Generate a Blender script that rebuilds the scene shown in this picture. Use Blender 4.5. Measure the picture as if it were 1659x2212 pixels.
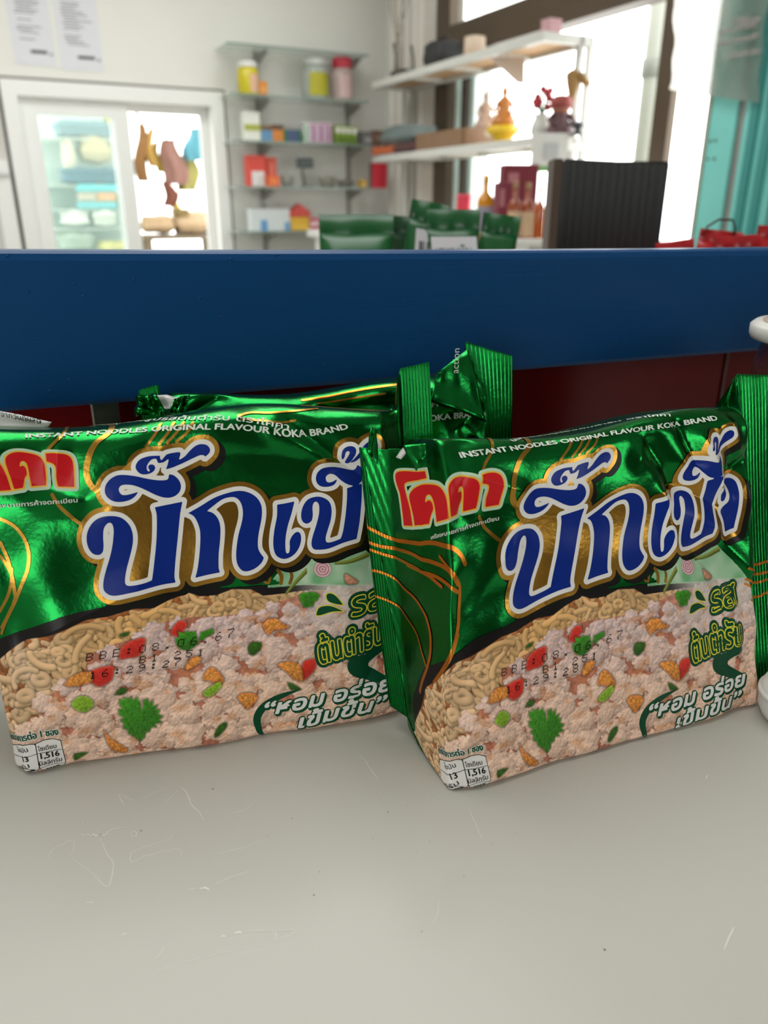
# A white shop counter with three green instant-noodle packets, a blue painted rail and the shop behind it.
import bpy, bmesh, math, random
import numpy as np
from mathutils import Vector, Matrix

for _o in list(bpy.data.objects): bpy.data.objects.remove(_o, do_unlink=True)
SC = bpy.context.scene
COL = SC.collection

# ---------------------------------------------------------------- camera (phone, 26 mm equivalent, pitched down)
CAM_H, PITCH, FPX, CX, CY = 0.185, math.radians(21.8), 1659.0, 829.5, 1106.0
cam = bpy.data.cameras.new('camera'); CAM = bpy.data.objects.new('camera', cam); COL.objects.link(CAM)
CAM.location = (0, 0, CAM_H); CAM.rotation_euler = (math.pi/2-PITCH, 0, 0)
cam.sensor_fit = 'HORIZONTAL'; cam.sensor_width = 26.0; cam.lens = 26.0; cam.clip_start = 0.01; cam.clip_end = 100
cam.dof.use_dof = True; cam.dof.focus_distance = 0.285; cam.dof.aperture_fstop = 11.5
SC.camera = CAM

# ---------------------------------------------------------------- daylight: a bright overcast sky
world = bpy.data.worlds.new('overcast_sky'); SC.world = world; world.use_nodes = True
bg = world.node_tree.nodes['Background']; bg.inputs['Color'].default_value = (0.985, 1.0, 0.975, 1); bg.inputs['Strength'].default_value = 4.2

SC.view_settings.view_transform = 'Standard'; SC.view_settings.look = 'None'; SC.view_settings.gamma = 1.0
SC.view_settings.use_curve_mapping = False; SC.view_settings.exposure = 0.36

SC.cycles.max_bounces = 8; SC.cycles.diffuse_bounces = 4; SC.cycles.glossy_bounces = 3; SC.cycles.transmission_bounces = 4; SC.cycles.transparent_max_bounces = 8; SC.cycles.adaptive_threshold = .05

# ---------------------------------------------------------------- helpers
def lin(c):
    if isinstance(c, str): c = tuple(int(c[i:i+2], 16) for i in (0, 2, 4))
    return tuple((v/255/12.92 if v <= 10 else ((v/255+.055)/1.055)**2.4) for v in c)

MATS = {}
def mat(name, color, rough=.5, metal=0.0, vary=.06, scale=30, bump=0.0, bscale=200, alpha=None, trans=0.0, coat=0.0, emit=None, spec=.5, dist=.001):
    """principled material whose base colour drifts a little with a noise texture"""
    if name in MATS: return MATS[name]
    m = bpy.data.materials.new(name); m.use_nodes = True; nt = m.node_tree; p = nt.nodes['Principled BSDF']
    c = lin(color)
    tc = nt.nodes.new('ShaderNodeTexCoord'); nz = nt.nodes.new('ShaderNodeTexNoise'); nz.inputs['Scale'].default_value = scale; nz.inputs['Detail'].default_value = 4
    mx = nt.nodes.new('ShaderNodeMix'); mx.data_type = 'RGBA'
    nt.links.new(tc.outputs['Object'], nz.inputs['Vector']); nt.links.new(nz.outputs['Fac'], mx.inputs['Factor'])
    mx.inputs['A'].default_value = tuple(min(1, v*(1-vary)) for v in c)+(1,); mx.inputs['B'].default_value = tuple(min(1, v*(1+vary)) for v in c)+(1,)
    nt.links.new(mx.outputs['Result'], p.inputs['Base Color'])
    p.inputs['Roughness'].default_value = rough; p.inputs['Metallic'].default_value = metal; p.inputs['Specular IOR Level'].default_value = spec
    p.inputs['Transmission Weight'].default_value = trans; p.inputs['Coat Weight'].default_value = coat; p.inputs['Coat Roughness'].default_value = .15
    if alpha is not None: p.inputs['Alpha'].default_value = alpha
    if bump:
        n2 = nt.nodes.new('ShaderNodeTexNoise'); n2.inputs['Scale'].default_value = bscale; n2.inputs['Detail'].default_value = 3
        bp = nt.nodes.new('ShaderNodeBump'); bp.inputs['Strength'].default_value = bump; bp.inputs['Distance'].default_value = dist
        nt.links.new(tc.outputs['Object'], n2.inputs['Vector']); nt.links.new(n2.outputs['Fac'], bp.inputs['Height']); nt.links.new(bp.outputs['Normal'], p.inputs['Normal'])
    if emit: p.inputs['Emission Color'].default_value = lin(emit[0])+(1,); p.inputs['Emission Strength'].default_value = emit[1]
    MATS[name] = m; return m

def mesh_obj(name, verts, faces, m, parent=None, smooth=False, loc=None):
    me = bpy.data.meshes.new(name); me.from_pydata([tuple(map(float, v)) for v in verts], [], [tuple(map(int, f)) for f in faces]); me.update()
    if smooth: me.shade_smooth()
    if m is not None: me.materials.append(m)
    o = bpy.data.objects.new(name, me); COL.objects.link(o)
    if parent is not None: o.parent = parent
    if loc is not None: o.location = loc
    return o
def bm_obj(name, bm, m, parent=None, smooth=False, loc=None):
    me = bpy.data.meshes.new(name); bmesh.ops.recalc_face_normals(bm, faces=bm.faces); bm.to_mesh(me); bm.free()
    if smooth: me.shade_smooth()
    for q in (m if isinstance(m, (list, tuple)) else [m]): me.materials.append(q)
    o = bpy.data.objects.new(name, me); COL.objects.link(o)
    if parent is not None: o.parent = parent
    if loc is not None: o.location = loc
    return o
def empty(name, loc=(0, 0, 0), rz=0.0):
    o = bpy.data.objects.new(name, None); COL.objects.link(o); o.location = loc; o.rotation_euler = (0, 0, rz); o.empty_display_size = .05; return o
def tag(o, label, cat, group=None, kind=None):
    o['label'] = label; o['category'] = cat
    if group: o['group'] = group
    if kind: o['kind'] = kind
    return o
def struct(o): o['kind'] = 'structure'; return o
def add_box(bm, c, s, bevel=0.0, rot=None, seg=2):
    r = bmesh.ops.create_cube(bm, size=1.0); vs = r['verts']
    M = Matrix.Translation(c) @ (rot if rot is not None else Matrix.Identity(4)) @ Matrix.Diagonal((s[0], s[1], s[2], 1))
    bmesh.ops.transform(bm, matrix=M, verts=vs)
    if bevel: bmesh.ops.bevel(bm, geom=list({e for v in vs for e in v.link_edges}), offset=bevel, segments=seg, affect='EDGES', profile=.5)
    return bm
def box(name, c, s, m, parent=None, bevel=0.0, rot=None, smooth=False):
    bm = bmesh.new(); add_box(bm, c, s, bevel, rot); return bm_obj(name, bm, m, parent, smooth)
def add_lathe(bm, prof, c=(0, 0, 0), seg=24, squash=1.0):
    rings = []
    for r, z in prof:
        rings.append([bm.verts.new((c[0]+r*math.cos(2*math.pi*i/seg), c[1]+squash*r*math.sin(2*math.pi*i/seg), c[2]+z)) for i in range(seg)])
    for a, b in zip(rings, rings[1:]):
        for i in range(seg): bm.faces.new((a[i], a[(i+1) % seg], b[(i+1) % seg], b[i]))
    bm.faces.new(list(reversed(rings[0]))); bm.faces.new(rings[-1])
    return bm
def lathe(name, prof, m, parent=None, c=(0, 0, 0), seg=24, squash=1.0):
    bm = bmesh.new(); add_lathe(bm, prof, c, seg, squash); return bm_obj(name, bm, m, parent, True)
def add_tube(bm, pts, r, seg=8):
    pts = [Vector(p) for p in pts]; rs = r if isinstance(r, (list, tuple)) else [r]*len(pts); rings = []
    for i, p in enumerate(pts):
        d = (pts[min(i+1, len(pts)-1)]-pts[max(i-1, 0)]).normalized()
        u = d.cross(Vector((0, 0, 1)) if abs(d.z) < .9 else Vector((1, 0, 0))).normalized(); v = d.cross(u)
        rings.append([bm.verts.new(p+(u*math.cos(2*math.pi*k/seg)+v*math.sin(2*math.pi*k/seg))*rs[i]) for k in range(seg)])
    for a, b in zip(rings, rings[1:]):
        for k in range(seg): bm.faces.new((a[k], a[(k+1) % seg], b[(k+1) % seg], b[k]))
    bm.faces.new(list(reversed(rings[0]))); bm.faces.new(rings[-1]); return bm
def tube(name, pts, r, m, parent=None, seg=8):
    bm = bmesh.new(); add_tube(bm, pts, r, seg); return bm_obj(name, bm, m, parent, True)
def copy_tree(o, parent=None):
    c = o.copy(); COL.objects.link(c); c.parent = parent
    for ch in list(o.children): copy_tree(ch, c)
    return c

# a direction seen in the photograph -> a point at forward distance Y, or at height z (used to survey the room)
SP, CP = math.sin(PITCH), math.cos(PITCH)
def ray(px, py):
    x, y = (px-CX)/FPX, (py-CY)/FPX
    return Vector((x, CP-y*SP, -(SP+y*CP)))
def at(px, py, Y): r = ray(px, py); return Vector((0, 0, CAM_H)) + r*(Y/r.y)
def at_z(px, py, z): r = ray(px, py); return Vector((0, 0, CAM_H)) + r*((z-CAM_H)/r.z)
def on_plane(px, py, p0, n): r = ray(px, py); c = Vector((0, 0, CAM_H)); return c + r*((p0-c).dot(n)/r.dot(n))
# ---------------------------------------------------------------- the shop room
RT = math.radians(27)
R1 = Vector((math.cos(RT), math.sin(RT), 0)); R2 = Vector((math.sin(RT), -math.cos(RT), 0)); UP = Vector((0, 0, 1))
K = Vector((0.02, 5.49, 0))                       # corner between the back wall and the window wall
ROT = Matrix.Rotation(RT, 4, 'Z')
FLOOR_Z, CEIL_Z = -0.95, 1.75
def rp(s, d, z): return K + R1*s + R2*d + UP*z     # s along the back wall (negative = left), d out of the back wall
def rbox(name, s0, s1, d0, d1, z0, z1, m, parent=None, bevel=0.0):
    c = rp((s0+s1)/2, (d0+d1)/2, (z0+z1)/2); return box(name, c, (abs(s1-s0), abs(d1-d0), abs(z1-z0)), m, parent, bevel, ROT)
def add_rbox(bm, s0, s1, d0, d1, z0, z1): return add_box(bm, rp((s0+s1)/2, (d0+d1)/2, (z0+z1)/2), (abs(s1-s0), abs(d1-d0), abs(z1-z0)), 0, ROT)
def on_back(px, py, d=0.0):
    p = on_plane(px, py, K+R2*d, R2); v = p-K; return v.dot(R1), p.z
def on_right(px, py, s=0.0):
    p = on_plane(px, py, K+R1*s, R1); v = p-K; return v.dot(R2), p.z

M_WALL = mat('wall_paint', (224, 223, 216), .75, vary=.03, scale=3, bump=.15, bscale=60)
M_WALL2 = mat('side_wall_paint', (214, 212, 204), .75, vary=.04, scale=4)
M_CEIL = mat('ceiling_paint', (222, 221, 214), .8, vary=.02)
M_FLOOR = mat('floor_tile', (150, 146, 138), .35, vary=.08, scale=6)
M_UPVC = mat('white_upvc', (234, 234, 230), .35, vary=.02)
M_GAP = mat('dark_sealant', (92, 88, 82), .8)
M_GLASS = mat('window_glass', (205, 232, 226), .04, alpha=.22, vary=.02, spec=.6)
M_BROWN = mat('brown_aluminium', (84, 70, 54), .45, metal=.3, vary=.06)
M_TEAL = mat('teal_paint', (126, 212, 204), .4, vary=.05)
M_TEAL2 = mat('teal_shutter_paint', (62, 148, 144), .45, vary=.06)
M_FRONT = mat('shopfront_brown_paint', (122, 114, 104), .7, vary=.06, scale=3)
M_STEEL = mat('grey_steel', (150, 152, 148), .4, metal=.4)

struct(rbox('floor', -6.5, 3.5, -3.0, 7.6, FLOOR_Z-.05, FLOOR_Z, M_FLOOR))
SK = (-3.05, -1.5, 3.1, 4.55)                       # unseen rooflights added for light: above the counter and near the back wall
SK2 = (-3.05, -.9, .9, 1.9)
bm = bmesh.new()
for a_ in ((-6.2, SK[0], -.08, 7.2), (SK[1], .08, SK2[3], 7.2), (SK[1], .08, -.08, SK2[2]), (SK2[1], .08, SK2[2], SK2[3]), (SK[0], SK[1], SK2[3], SK[2]), (SK[0], SK[1], -.08, SK2[2]), (SK[0], SK[1], SK[3], 7.2)): add_rbox(bm, *a_, CEIL_Z, CEIL_Z+.06)
struct(bm_obj('ceiling', bm, M_CEIL))
struct(rbox('wall_left', -6.2, -6.1, -.08, 7.2, FLOOR_Z, CEIL_Z, M_WALL2))
# back wall around its window
sL, _ = on_back(24, 350); sR, zT = on_back(480, 200); _, zT2 = on_back(250, 172)
WZ0, WZ1 = -.34, zT
wb = empty('wall_back', rp(0, 0, 0)); struct(wb)
def wall_piece(bm, *a): add_rbox(bm, *a)
bm = bmesh.new()
for a in ((-6.2, sL, -.12, 0, FLOOR_Z, CEIL_Z), (sR, .02, -.12, 0, FLOOR_Z, CEIL_Z), (sL, sR, -.12, 0, WZ1, CEIL_Z), (sL, sR, -.12, 0, FLOOR_Z, WZ0)): add_rbox(bm, *a)
w = bm_obj('wall_plaster', bm, M_WALL); w.parent = wb; w.matrix_parent_inverse = Matrix.Translation(-wb.location)
def child(o, par): o.parent = par; o.matrix_parent_inverse = Matrix.Translation(-Vector(par.location)); return o
# window in the back wall
win = struct(empty('window_1', rp((sL+sR)/2, 0, WZ0)))
def frame_rect(name, s0, s1, z0, z1, t, d0, d1, m, par):
    bm = bmesh.new()
    add_rbox(bm, s0, s0+t, d0, d1, z0, z1); add_rbox(bm, s1-t, s1, d0, d1, z0, z1); add_rbox(bm, s0+t, s1-t, d0, d1, z1-t, z1); add_rbox(bm, s0+t, s1-t, d0, d1, z0, z0+t)
    return child(bm_obj(name, bm, m), par)
frame_rect('sealant_line', sL-.012, sR+.012, WZ0-.01, WZ1+.014, .016, -.005, .006, M_GAP, win)
frame_rect('window_frame', sL+.004, sR-.004, WZ0, WZ1, .075, -.09, .03, M_UPVC, win)
sM, _ = on_back(268, 350); sG0, zG = on_back(86, 235); sG1, _ = on_back(262, 240); _, zS = on_back(100, 205)
frame_rect('left_sash', sL+.08, sM+.055, WZ0+.07, WZ1-.07, .085, -.05, -.01, M_UPVC, win)
child(rbox('glass_pane', sL+.155, sM-.02, -.034, -.028, WZ0+.14, WZ1-.14, M_GLASS), win)
frame_rect('right_sash', sM-.04, sR-.08, WZ0+.07, WZ1-.07, .05, -.085, -.055, M_UPVC, win)
# white door edge left of the window
dr = struct(empty('door_1', rp(sL-.5, .02, FLOOR_Z)))
_, zD = on_back(20, 372)
bm = bmesh.new(); add_rbox(bm, sL-.95, sL-.02, .005, .05, FLOOR_Z, zD); child(bm_obj('door_leaf', bm, M_UPVC), dr)
frame_rect('door_moulding', sL-.86, sL-.10, -.5, zD-.10, .03, .05, .062, mat('door_moulding_paint', (198, 197, 193), .5), dr)  # moulding a little greyer than the door leaf
_, zD2 = on_back(20, 150)
child(rbox('door_casing', sL-.98, sL-.035, .0, .03, zD+.05, zD2, mat('casing_paint', (210, 203, 198), .5)), dr)
child(rbox('door_lintel_ledge', sL-1.0, sL-.02, .0, .075, zD-.01, zD+.055, M_UPVC), dr)
# paper notices on the back wall
M_PAPER = mat('notice_paper', (216, 216, 220), .8, vary=.03); M_INK = mat('notice_ink', (128, 128, 136), .8); M_INKD = mat('notice_dark_ink', (70, 70, 74), .8)
rng = random.Random(4)
for i, (x0, x1, y0, y1) in enumerate(((2, 108, -60, 140), (104, 212, -60, 152))):
    s0, z1 = on_back(x0, y0); s1, _ = on_back(x1, (y0+y1)/2); _, z0 = on_back((x0+x1)/2, y1)
    e = empty('paper_notice', rp((s0+s1)/2, 0, z0)); tag(e, ['printed paper notice on the wall at the very left edge', 'printed paper notice on the wall beside the other sheet, closer to the shelves'][i], 'notice', 'paper notices on the back wall')
    child(rbox('sheet', s0, s1, .001, .003, z0, z1, M_PAPER), e)
    bm = bmesh.new()
    zz = z1-.04
    while zz > z0+.10:
        a = s0+.03+rng.uniform(0, .02); b_ = a+(s1-s0-.08)*rng.uniform(.5, 1)
        add_rbox(bm, a, b_, .003, .0035, zz-.005, zz); zz -= rng.choice((.013, .013, .013, .03))
    child(bm_obj('print_lines', bm, M_INK), e)
    child(rbox('signature', s0+(s1-s0)*.42, s0+(s1-s0)*.82, .003, .0036, z0+.055, z0+.07, M_INKD), e)
    child(rbox('stamp', s0+(s1-s0)*.88, s0+(s1-s0)*.94, .003, .0036, z0+.05, z0+.06, M_INKD), e)
# window wall on the right: brown aluminium frames around open daylight
wr = struct(empty('wall_right', rp(0, 0, 0)))
dA, _ = on_right(948, 250); dB, _ = on_right(976, 250); dC, _ = on_right(1412, 250); dD, _ = on_right(1447, 250); dE, _ = on_right(1590, 300); dF, _ = on_right(1640, 300)
zB0 = sum(on_right(x, y)[1] for x, y in ((1050, 88), (1250, 44)))/2; zB1 = sum(on_right(x, y)[1] for x, y in ((1000, 75), (1180, 12)))/2
child(rbox('wall_plaster', 0, .12, -.12, dA, FLOOR_Z, CEIL_Z, M_WALL), wr)
child(rbox('wall_base', 0, .10, dA, dC, FLOOR_Z, -.32, M_WALL2), wr)
child(rbox('wall_head', 0, .10, dA, 7.2, 1.45, CEIL_Z, M_WALL2), wr)
w2 = struct(empty('window_2', rp(0, (dA+dC)/2, -.32)))
child(rbox('corner_mullion', -.03, .06, dA, dB, -.32, 1.45, M_BROWN), w2)
child(rbox('thin_mullion', -.005, .05, dB+.10, dB+.15, -.32, zB0, mat('dark_mullion', (66, 58, 50), .5)), w2)
child(rbox('door_post', -.005, .03, dC, dD, FLOOR_Z, 1.45, M_BROWN), w2)
child(rbox('transom', -.03, .07, dB, dC, zB0-.02, zB1+.05, M_BROWN), w2)
child(rbox('window_sill', -.05, .08, dA, dC, -.36, -.32, M_BROWN), w2)
child(rbox('glass_pane', .02, .024, dB, dB+.34, -.32, zB0, mat('frosted_glass', (214, 234, 230), .35, alpha=.55, vary=.02)), w2)
child(rbox('upper_pane', .02, .024, dB, dC, zB1, 1.45, mat('upper_glass', (226, 240, 240), .1, alpha=.18, vary=.02)), w2)
# the shop front behind the viewer: a wall with a doorway added for light; solid wall past the shutter door
child(rbox('wall_plaster_front', 0, .10, dF+.12, 7.2, FLOOR_Z, 1.45, M_FRONT), wr)
wf = struct(empty('wall_front', rp(-3, 7.1, FLOOR_Z))); FO0, FO1, FOZ = -6.0, -3.95, 1.3; FW = (-1.5, -.3, .60, 1.35)   # unseen doorway and high window, added for front light and foil highlights
bm = bmesh.new(); add_rbox(bm, -6.2, FO0, 7.1, 7.2, FLOOR_Z, CEIL_Z); add_rbox(bm, FO1, FW[0], 7.1, 7.2, FLOOR_Z, CEIL_Z); add_rbox(bm, FW[1], .1, 7.1, 7.2, FLOOR_Z, CEIL_Z); add_rbox(bm, FW[0], FW[1], 7.1, 7.2, FLOOR_Z, FW[2]); add_rbox(bm, FW[0], FW[1], 7.1, 7.2, FW[3], CEIL_Z); add_rbox(bm, FO0, FO1, 7.1, 7.2, FOZ, CEIL_Z)
child(bm_obj('wall_plaster', bm, M_FRONT), wf)
frame_rect('added_high_window_frame', FW[0], FW[1], FW[2], FW[3], .04, 7.08, 7.21, M_BROWN, wf)
def portal(name, c, sx, sy, z_axis):
    l = bpy.data.lights.new(name, 'AREA'); l.shape = 'RECTANGLE'; l.size = sx; l.size_y = sy; l.cycles.is_portal = True
    o = bpy.data.objects.new(name, l); COL.objects.link(o); o.location = c; o.rotation_euler = Vector([-q for q in z_axis]).to_track_quat('Z', 'Y').to_euler(); return o
portal('added_doorway', rp((FO0+FO1)/2, 7.15, (FLOOR_Z+FOZ)/2), FO1-FO0, FOZ-FLOOR_Z, -R2)  # portal in the doorway that was added for light
portal('window_wall_light', rp(.09, (dA+dF)/2, .3), dF-dA+.1, 2.4, -R1)
portal('back_window_light', rp((sL+sR)/2, -.1, (WZ0+WZ1)/2), sR-sL, WZ1-WZ0, R2)
portal('added_rooflight', rp((SK[0]+SK[1])/2, (SK[2]+SK[3])/2, CEIL_Z+.03), max(SK[1]-SK[0], SK[3]-SK[2]), max(SK[1]-SK[0], SK[3]-SK[2]), (0, 0, -1))  # this and the next: portals in the added ceiling openings
portal('added_rear_rooflight', rp((SK2[0]+SK2[1])/2, (SK2[2]+SK2[3])/2, CEIL_Z+.03), 2.2, 2.2, (0, 0, -1))
portal('added_high_window', rp((FW[0]+FW[1])/2, 7.15, (FW[2]+FW[3])/2), FW[1]-FW[0], FW[3]-FW[2], -R2)  # portal in the high window added for foil highlights
# ---------------------------------------------------------------- counter, rail and red back board
BT = math.radians(20.95)
B1 = Vector((math.cos(BT), math.sin(BT), 0)); BBK = Vector((-math.sin(BT), math.cos(BT), 0)); BROT = Matrix.Rotation(BT, 4, 'Z')
BO = Vector((0.0, 0.3595, 0))                      # a point on the rail's front face
M_TABLE = mat('white_laminate', (188, 186, 178), .24, vary=.025, scale=7, spec=.2, bump=.02, bscale=30)
ct = empty('counter_top', (0.1, .2, 0)); tag(ct, 'white glossy laminate counter top carrying the noodle packets', 'counter')
c = BO - BBK*.26 + UP*(-.0125)
top = child(box('worktop', c, (1.7, .62, .025), M_TABLE, None, .002, BROT), ct)
child(box('counter_body', BO - BBK*.24 + UP*(-.49), (1.6, .54, .92), mat('counter_side', (190, 186, 176), .5), None, 0, BROT), ct)
M_SCR = mat('scratch_white', (238, 236, 228), .6, vary=.02); M_SPECK = mat('speck_dark', (58, 54, 48), .7)
def ribbon(bm, pts, w, z=.00012):
    pts = [Vector((p.x, p.y, z)) for p in pts]; prev = None
    for i, p in enumerate(pts):
        d = (pts[min(i+1, len(pts)-1)]-pts[max(i-1, 0)]).normalized(); n = Vector((-d.y, d.x, 0)); ww = w*(.35+.65*math.sin(math.pi*(i+.6)/(len(pts)+.2)))
        cur = (bm.verts.new(p+n*ww), bm.verts.new(p-n*ww))
        if prev: bm.faces.new((prev[0], prev[1], cur[1], cur[0]))
        prev = cur
SCR = [((515,230,520,250,527,266,540,280),.8),((515,230,535,237,552,248,583,262),.9),((780,200,800,216,812,235,825,275,842,292,860,310,880,345),1.1),((770,215,735,245,705,275),.5),((600,258,680,220,730,200),.4),
 ((350,402,358,412,378,406,400,412,430,404,455,405,470,392,490,384,520,378,550,370),1.6),((400,402,415,412,430,404,450,410),4.5),((430,420,444,446,452,470,470,500,490,530,490,560,483,590,474,620,462,635,445,620,430,605,405,582,380,560,345,535,310,505),1.1),((305,500,318,475,322,435,290,433,270,452,250,455,230,470,215,490,205,515),.7),
 ((565,400,575,390,590,398,588,415,574,415,566,402),.9),((750,400,740,420,690,440,620,460,580,478,565,490,560,515,572,528,590,518,620,500,700,480,770,465,785,480,787,505),.7),((920,625,960,607,1000,590,1040,578,1080,562),.8),((860,640,885,636,905,645),4),((815,640,850,640),1.2),
 ((670,995,760,970,830,948,920,926,1000,910,1080,890,1180,865),.8),((1180,865,1195,845,1190,822,1150,826,1120,822,1080,828,1040,830),1.2),((1190,858,1240,845,1270,830,1272,818,1230,822,1190,824),1.2),((1010,834,1030,828,1045,832),4.5),((955,850,968,842,976,848),3.5),((670,945,690,925,710,895),.9),((525,840,548,834),1.6),((370,698,405,700),1.0),((1550,60,1580,90,1605,130,1620,150,1635,170),.8),((940,490,1000,475,1060,462,1150,425),.5),((1000,315,1060,300,1095,268),.5)]
SCRB = [((365,290,380,325,392,350,405,375,425,430),.7),((1400,150,1392,165),1.3),((1510,805,1495,840,1470,905),2.2),((240,690,235,740,215,785),.5)]
for j, (ox, L) in enumerate(((0, SCR), (829, SCRB))):
    for i, (q, wpx) in enumerate(L):
        pts = [at_z(ox+q[k]/2, 1600+q[k+1]/2, 0) for k in range(0, len(q), 2)]
        fine = []
        rr = random.Random(i*7+j)
        for p, n in zip(pts, pts[1:]):
            for t in (0, .34, .67): fine.append(p.lerp(n, t)+Vector((rr.uniform(-1, 1), rr.uniform(-1, 1), 0))*.00013)
        fine.append(pts[-1])
        bm = bmesh.new(); ribbon(bm, fine, wpx*.00006*fine[0].y/.2); child(bm_obj('scratch', bm, M_SCR), ct)
SPK = [(460,1704,2.6),(610,1646,1.2),(800,1652,1),(1011,1670,1.0),(838,1754,2.2),(933,1718,1.6),(305,1794,2.2),(184,1776,1.3),(630,1768,1.6),(678,1933,2.2),(660,1662,1),(820,1725,1.2),(1306,2051,3.0),(1245,1710,1.4),(1113,1799,1.2),(1063,1822,1.4),(928,1819,1.5),(900,1841,1.2),(1002,1893,1.6),(911,2012,1.8),(690,1883,1.6),(578,1806,1.4),(1014,1721,1.4),(1040,1702,1.6),(806,1812,1.3),(880,1740,1.2),(985,1768,1.2),(1240,1605,1.2),(562,1622,1)]
spk = bpy.data.meshes.new('speck'); spk.from_pydata([(math.cos(k*1.047)*.7, math.sin(k*1.047)*.4, 0) for k in range(6)], [], [tuple(range(6))]); spk.materials.append(M_SPECK)
for x, y, r in SPK:
    o = bpy.data.objects.new('dirt_speck', spk); COL.objects.link(o); p = at_z(x, y, .00015); o.location = p; o.scale = (r*.00016, r*.00022, 1); child(o, ct)
# blue painted rail
def blue_mat():
    m = mat('blue_gloss_paint', (13, 64, 112), .34, vary=.05, scale=4, spec=.15); nt = m.node_tree; p = nt.nodes['Principled BSDF']
    tc = nt.nodes.new('ShaderNodeTexCoord'); mp = nt.nodes.new('ShaderNodeMapping'); mp.inputs['Scale'].default_value = (6, 30, 420)
    n1 = nt.nodes.new('ShaderNodeTexNoise'); n1.inputs['Scale'].default_value = 1.0; n1.inputs['Detail'].default_value = 3
    n2 = nt.nodes.new('ShaderNodeTexNoise'); n2.inputs['Scale'].default_value = 160
    mm = nt.nodes.new('ShaderNodeMath'); mm.operation = 'ADD'; b = nt.nodes.new('ShaderNodeBump'); b.inputs['Strength'].default_value = .25; b.inputs['Distance'].default_value = .0006
    nt.links.new(tc.outputs['Object'], mp.inputs['Vector']); nt.links.new(mp.outputs['Vector'], n1.inputs['Vector']); nt.links.new(tc.outputs['Object'], n2.inputs['Vector'])
    nt.links.new(n1.outputs['Fac'], mm.inputs[0]); nt.links.new(n2.outputs['Fac'], mm.inputs[1]); nt.links.new(mm.outputs[0], b.inputs['Height']); nt.links.new(b.outputs['Normal'], p.inputs['Normal'])
    return m
M_BLUE = blue_mat()
rail = empty('shelf_rail', BO + UP*.107); tag(rail, 'wide blue painted board running behind the noodle packets', 'rail')
# the board is a little taller at its near end
bm = bmesh.new(); NS = 24; rows = []
for i in range(NS+1):
    s = -.55+1.5*i/NS; zt = .1658 - .017*s + .02*s*s; zb = .1075
    prof = [(0.0, zb+.002), (0.0, zt-.0035), (.0012, zt-.001), (.0035, zt), (.016, zt), (.016, zb), (.002, zb)]
    rows.append([bm.verts.new(BO + B1*s + BBK*d + UP*z - rail.location) for d, z in prof])
for a, b_ in zip(rows, rows[1:]):
    for k in range(len(a)): bm.faces.new((a[k], a[(k+1) % len(a)], b_[(k+1) % len(a)], b_[k]))
bm.faces.new(rows[0]); bm.faces.new(list(reversed(rows[-1])))
rb = bm_obj('board', bm, M_BLUE, rail)
# paint drips and dust nibs on the board
nib = bpy.data.meshes.new('paint_nib'); _b = bmesh.new(); bmesh.ops.create_icosphere(_b, subdivisions=1, radius=1.0); _b.to_mesh(nib); _b.free(); nib.shade_smooth(); nib.materials.append(M_BLUE)
PLN = -BBK
for i, (x, y) in enumerate(((15,553),(180,639),(160,612),(360,588),(433,642),(83,732),(335,767),(107,844),(150,819),(230,804),(315,816),(498,560),(598,551),(650,566),(703,843),(760,612),(793,737),(690,762),(699,788),(586,760),(563,687),(477,684),(520,838),(460,835),(900,620),(1010,700),(1180,640),(1330,740),(290,603),(60,630),(630,800))):
    p = on_plane(x, y, BO, PLN)
    o = bpy.data.objects.new('paint_nib', nib); COL.objects.link(o); o.location = p-rail.location; o.parent = rail
    o.rotation_euler = (0, 0, BT); k = .0005+.0004*((i*37) % 10)/10; o.scale = (k*1.3, .00028, k)
# gloss red back board under the rail
M_RED = mat('dark_red_gloss', (92, 13, 15), .22, vary=.08, scale=5, spec=.16)
bb = empty('back_board', BO + BBK*.05); tag(bb, 'dark red glossy back board below the blue rail', 'board')
child(box('panel', BO + BBK*.052 + B1*.2 + UP*.052, (1.5, .006, .104), M_RED, None, .001, BROT), bb)
child(box('panel_joint', BO + BBK*.0485 + B1*.255 + UP*.052, (.0025, .0015, .102), mat('joint_red', (70, 14, 14), .4), None, 0, BROT), bb)
gp = BO + B1*(-.125) + BBK*.03
br = box('rail_bracket', gp + UP*.0535, (.012, .012, .107), mat('bracket_steel', (112, 110, 98), .35, metal=.6), None, .001, BROT); tag(br, 'small grey metal bracket under the blue rail behind the packets', 'bracket')
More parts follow.
